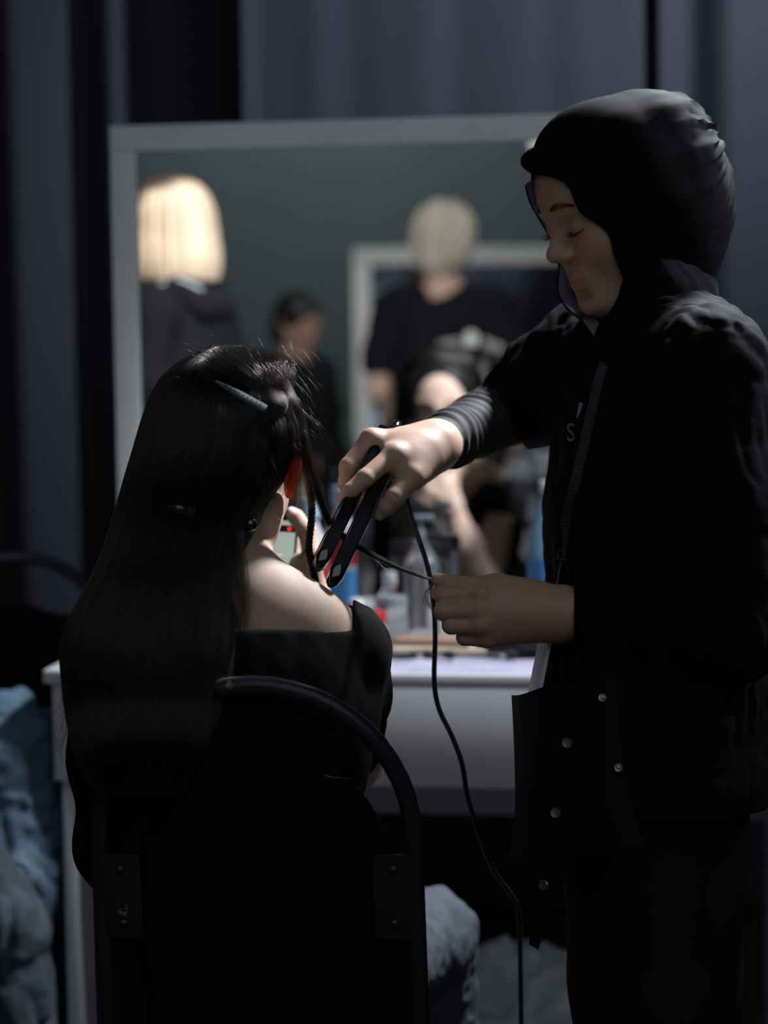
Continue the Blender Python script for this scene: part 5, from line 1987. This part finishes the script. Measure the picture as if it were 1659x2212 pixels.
black_cotton = mat('black_cotton', (0.008, 0.0085, 0.012), 0.85, bump=0.2, bscale=500, spec=0.15)
hood_dark = mat('hoodie_charcoal', (0.006, 0.0065, 0.009), 0.85, bump=0.2, bscale=500, spec=0.15)

# blonde bob
c = V(372, 520, 4.95)
zt = V(372, 378, 4.95)[2]
e, R, o, s, hf, cb, top_o = crowd_person('person with blunt blonde bob and dark roots in charcoal hoodie', c, mdir(-CR * 0.93 + CF * 0.37), zt - 0.008, (0.58, 0.40, 0.33), 'bob', hood_dark, True)
cutz = V(372, 610, 4.95)[2]


def blonde(l):
    root = np.clip((l[:, 2] - 0.062 + 0.45 * l[:, 1] + 0.012 * noise(l * 60, 154)) / 0.035, 0, 1)
    streak = 0.85 + 0.22 * noise(np.stack([np.arctan2(l[:, 0], l[:, 1]) * 16, l[:, 2] * 5, np.zeros(len(l))], 1), 151)
    base_ = np.array([0.74, 0.56, 0.40])[None] * streak[:, None]
    return base_ * (1 - root[:, None]) + np.array([0.045, 0.028, 0.02])[None] * root[:, None]


hair_shape(e, hf, s, [((0, -0.018, 0.040), (0.092, 0.108, 0.092), 0), ((0, -0.036, -0.075), (0.102, 0.108, 0.120), 0.06), ((0.045, -0.01, -0.09), (0.056, 0.085, 0.085), 0.03), ((-0.045, -0.01, -0.09), (0.056, 0.085, 0.085), 0.03)],
           [((0, 0.140, -0.05), (0.066, 0.100, 0.110), 0.02)], blonde, cutz, ridge=0.004)
# folded hood and a pale drawstring
hb = Body()
hb.frame = (R, o)
hb.cone(np.array([-0.09, -0.06, 1.41]) * s, np.array([0.09, -0.06, 1.41]) * s, 0.045, 0.045, 0.03)
hb.cone(np.array([-0.06, -0.10, 1.38]) * s, np.array([0.06, -0.10, 1.38]) * s, 0.040, 0.040, 0.03)
v, f = hb.mesh(0.006)
mk('hood', v, f, hood_dark, e)
st_m = mat('pale_strap', (0.36, 0.37, 0.42), 0.7)
Mesh().tube(np.array([o + R @ (np.array(p) * s) for p in ((0.075, -0.115, 1.42), (0.105, -0.075, 1.445), (0.115, -0.01, 1.43), (0.10, 0.06, 1.38))]), 0.013, 10, flat=0.5).build('strap', st_m, e)
pr_m = mat('sleeve_print', (0.20, 0.20, 0.22), 0.7)
for k in range(3):
    Mesh().tube(np.array([o + R @ (np.array(p) * s) for p in ((-0.02 + 0.03 * k, -0.128, 1.245), (-0.005 + 0.03 * k, -0.130, 1.225), (-0.02 + 0.03 * k, -0.130, 1.205))]), 0.005, 8, flat=0.4).build('back_print', pr_m, e)

# pale cropped hair, black t-shirt with white print on the back
c = V(960, 560, 7.0)
zt = V(950, 436, 7.0)[2]
e, R, o, s, hf, cb, top_o = crowd_person('person with pale cropped hair in black t-shirt with white back print', c, MN * 0.97 + MX * 0.10, zt - 0.012, (0.56, 0.37, 0.30), 'crop', black_cotton, False, bent=0.12)
hair_shape(e, hf, s, [((0, -0.016, 0.040), (0.100, 0.114, 0.096), 0), ((0, -0.055, -0.030), (0.092, 0.068, 0.08), 0.04), ((0, -0.075, -0.075), (0.055, 0.035, 0.05), 0.03)], [((0, 0.145, -0.03), (0.075, 0.10, 0.09), 0.02)],
           lambda l: np.array([0.74, 0.67, 0.57])[None] * (0.72 + 0.35 * noise(l * np.array([90, 90, 30]), 152) * 0.5 - 0.2 * np.clip(noise(l * 14, 153), 0, 1))[:, None], ridge=0.013)
wp = mat('white_print', (0.85, 0.87, 0.90), 0.7)


def on_back(x, z):
    """point on the back of the shirt"""
    y = -0.30
    for _ in range(120):
        p = o + R @ (np.array([x, y, z]) * s)
        d = float(cb.sdf(p[None])[0])
        if d < 0.002:
            break
        y += max(d * 0.5, 0.0015)
    return o + R @ (np.array([x, y - 0.002, z]) * s)


bd = -R[:, 1]
zc_ = V(998, 735, 6.75)[2] / s
xo_ = float((V(998, 735, 6.75) - o) @ R[:, 0]) / s
Mesh().lathe(on_back(xo_, zc_ + 0.004), [(0.026, -0.006), (0.026, 0.003), (0.020, 0.004), (0.001, 0.004)], 24, axis=bd).build('print_emblem', wp, top_o)
for k in range(6):
    side = -1 if k < 3 else 1
    xk = xo_ + side * (0.045 + 0.023 * (k % 3))
    zk = zc_ - 0.010 - 0.010 * (k % 3) * (1 if side < 0 else 0.4)
    cc = on_back(xk, zk)
    a_ = np.linspace(0.3, 2 * math.pi - (0.2 if k % 2 else 1.2), 14)
    pts_ = np.array([cc + R[:, 0] * 0.0095 * np.cos(t) + UP * 0.012 * np.sin(t) + bd * 0.001 for t in a_])
    Mesh().tube(pts_, 0.0030, 7, flat=0.5).build('print_letter', wp, top_o)

# dark haired figure further off
c = V(640, 700, 7.6)
zt = V(640, 628, 7.6)[2]
e, R, o, s, hf, cb, top_o = crowd_person('person with dark hair in dark clothes far off by the grey wall', c, mdir(CR * 0.75 - CF * 0.66), zt - 0.01, (0.36, 0.22, 0.17), 'dark', hood_dark, True, bent=0.35)
hair_shape(e, hf, s, [((0, -0.020, 0.042), (0.095, 0.112, 0.095), 0), ((0, -0.06, -0.04), (0.090, 0.07, 0.10), 0.04)], [((0, 0.135, -0.045), (0.062, 0.095, 0.10), 0.02)],
           lambda l: np.tile(np.array([0.012, 0.010, 0.010]), (len(l), 1)))
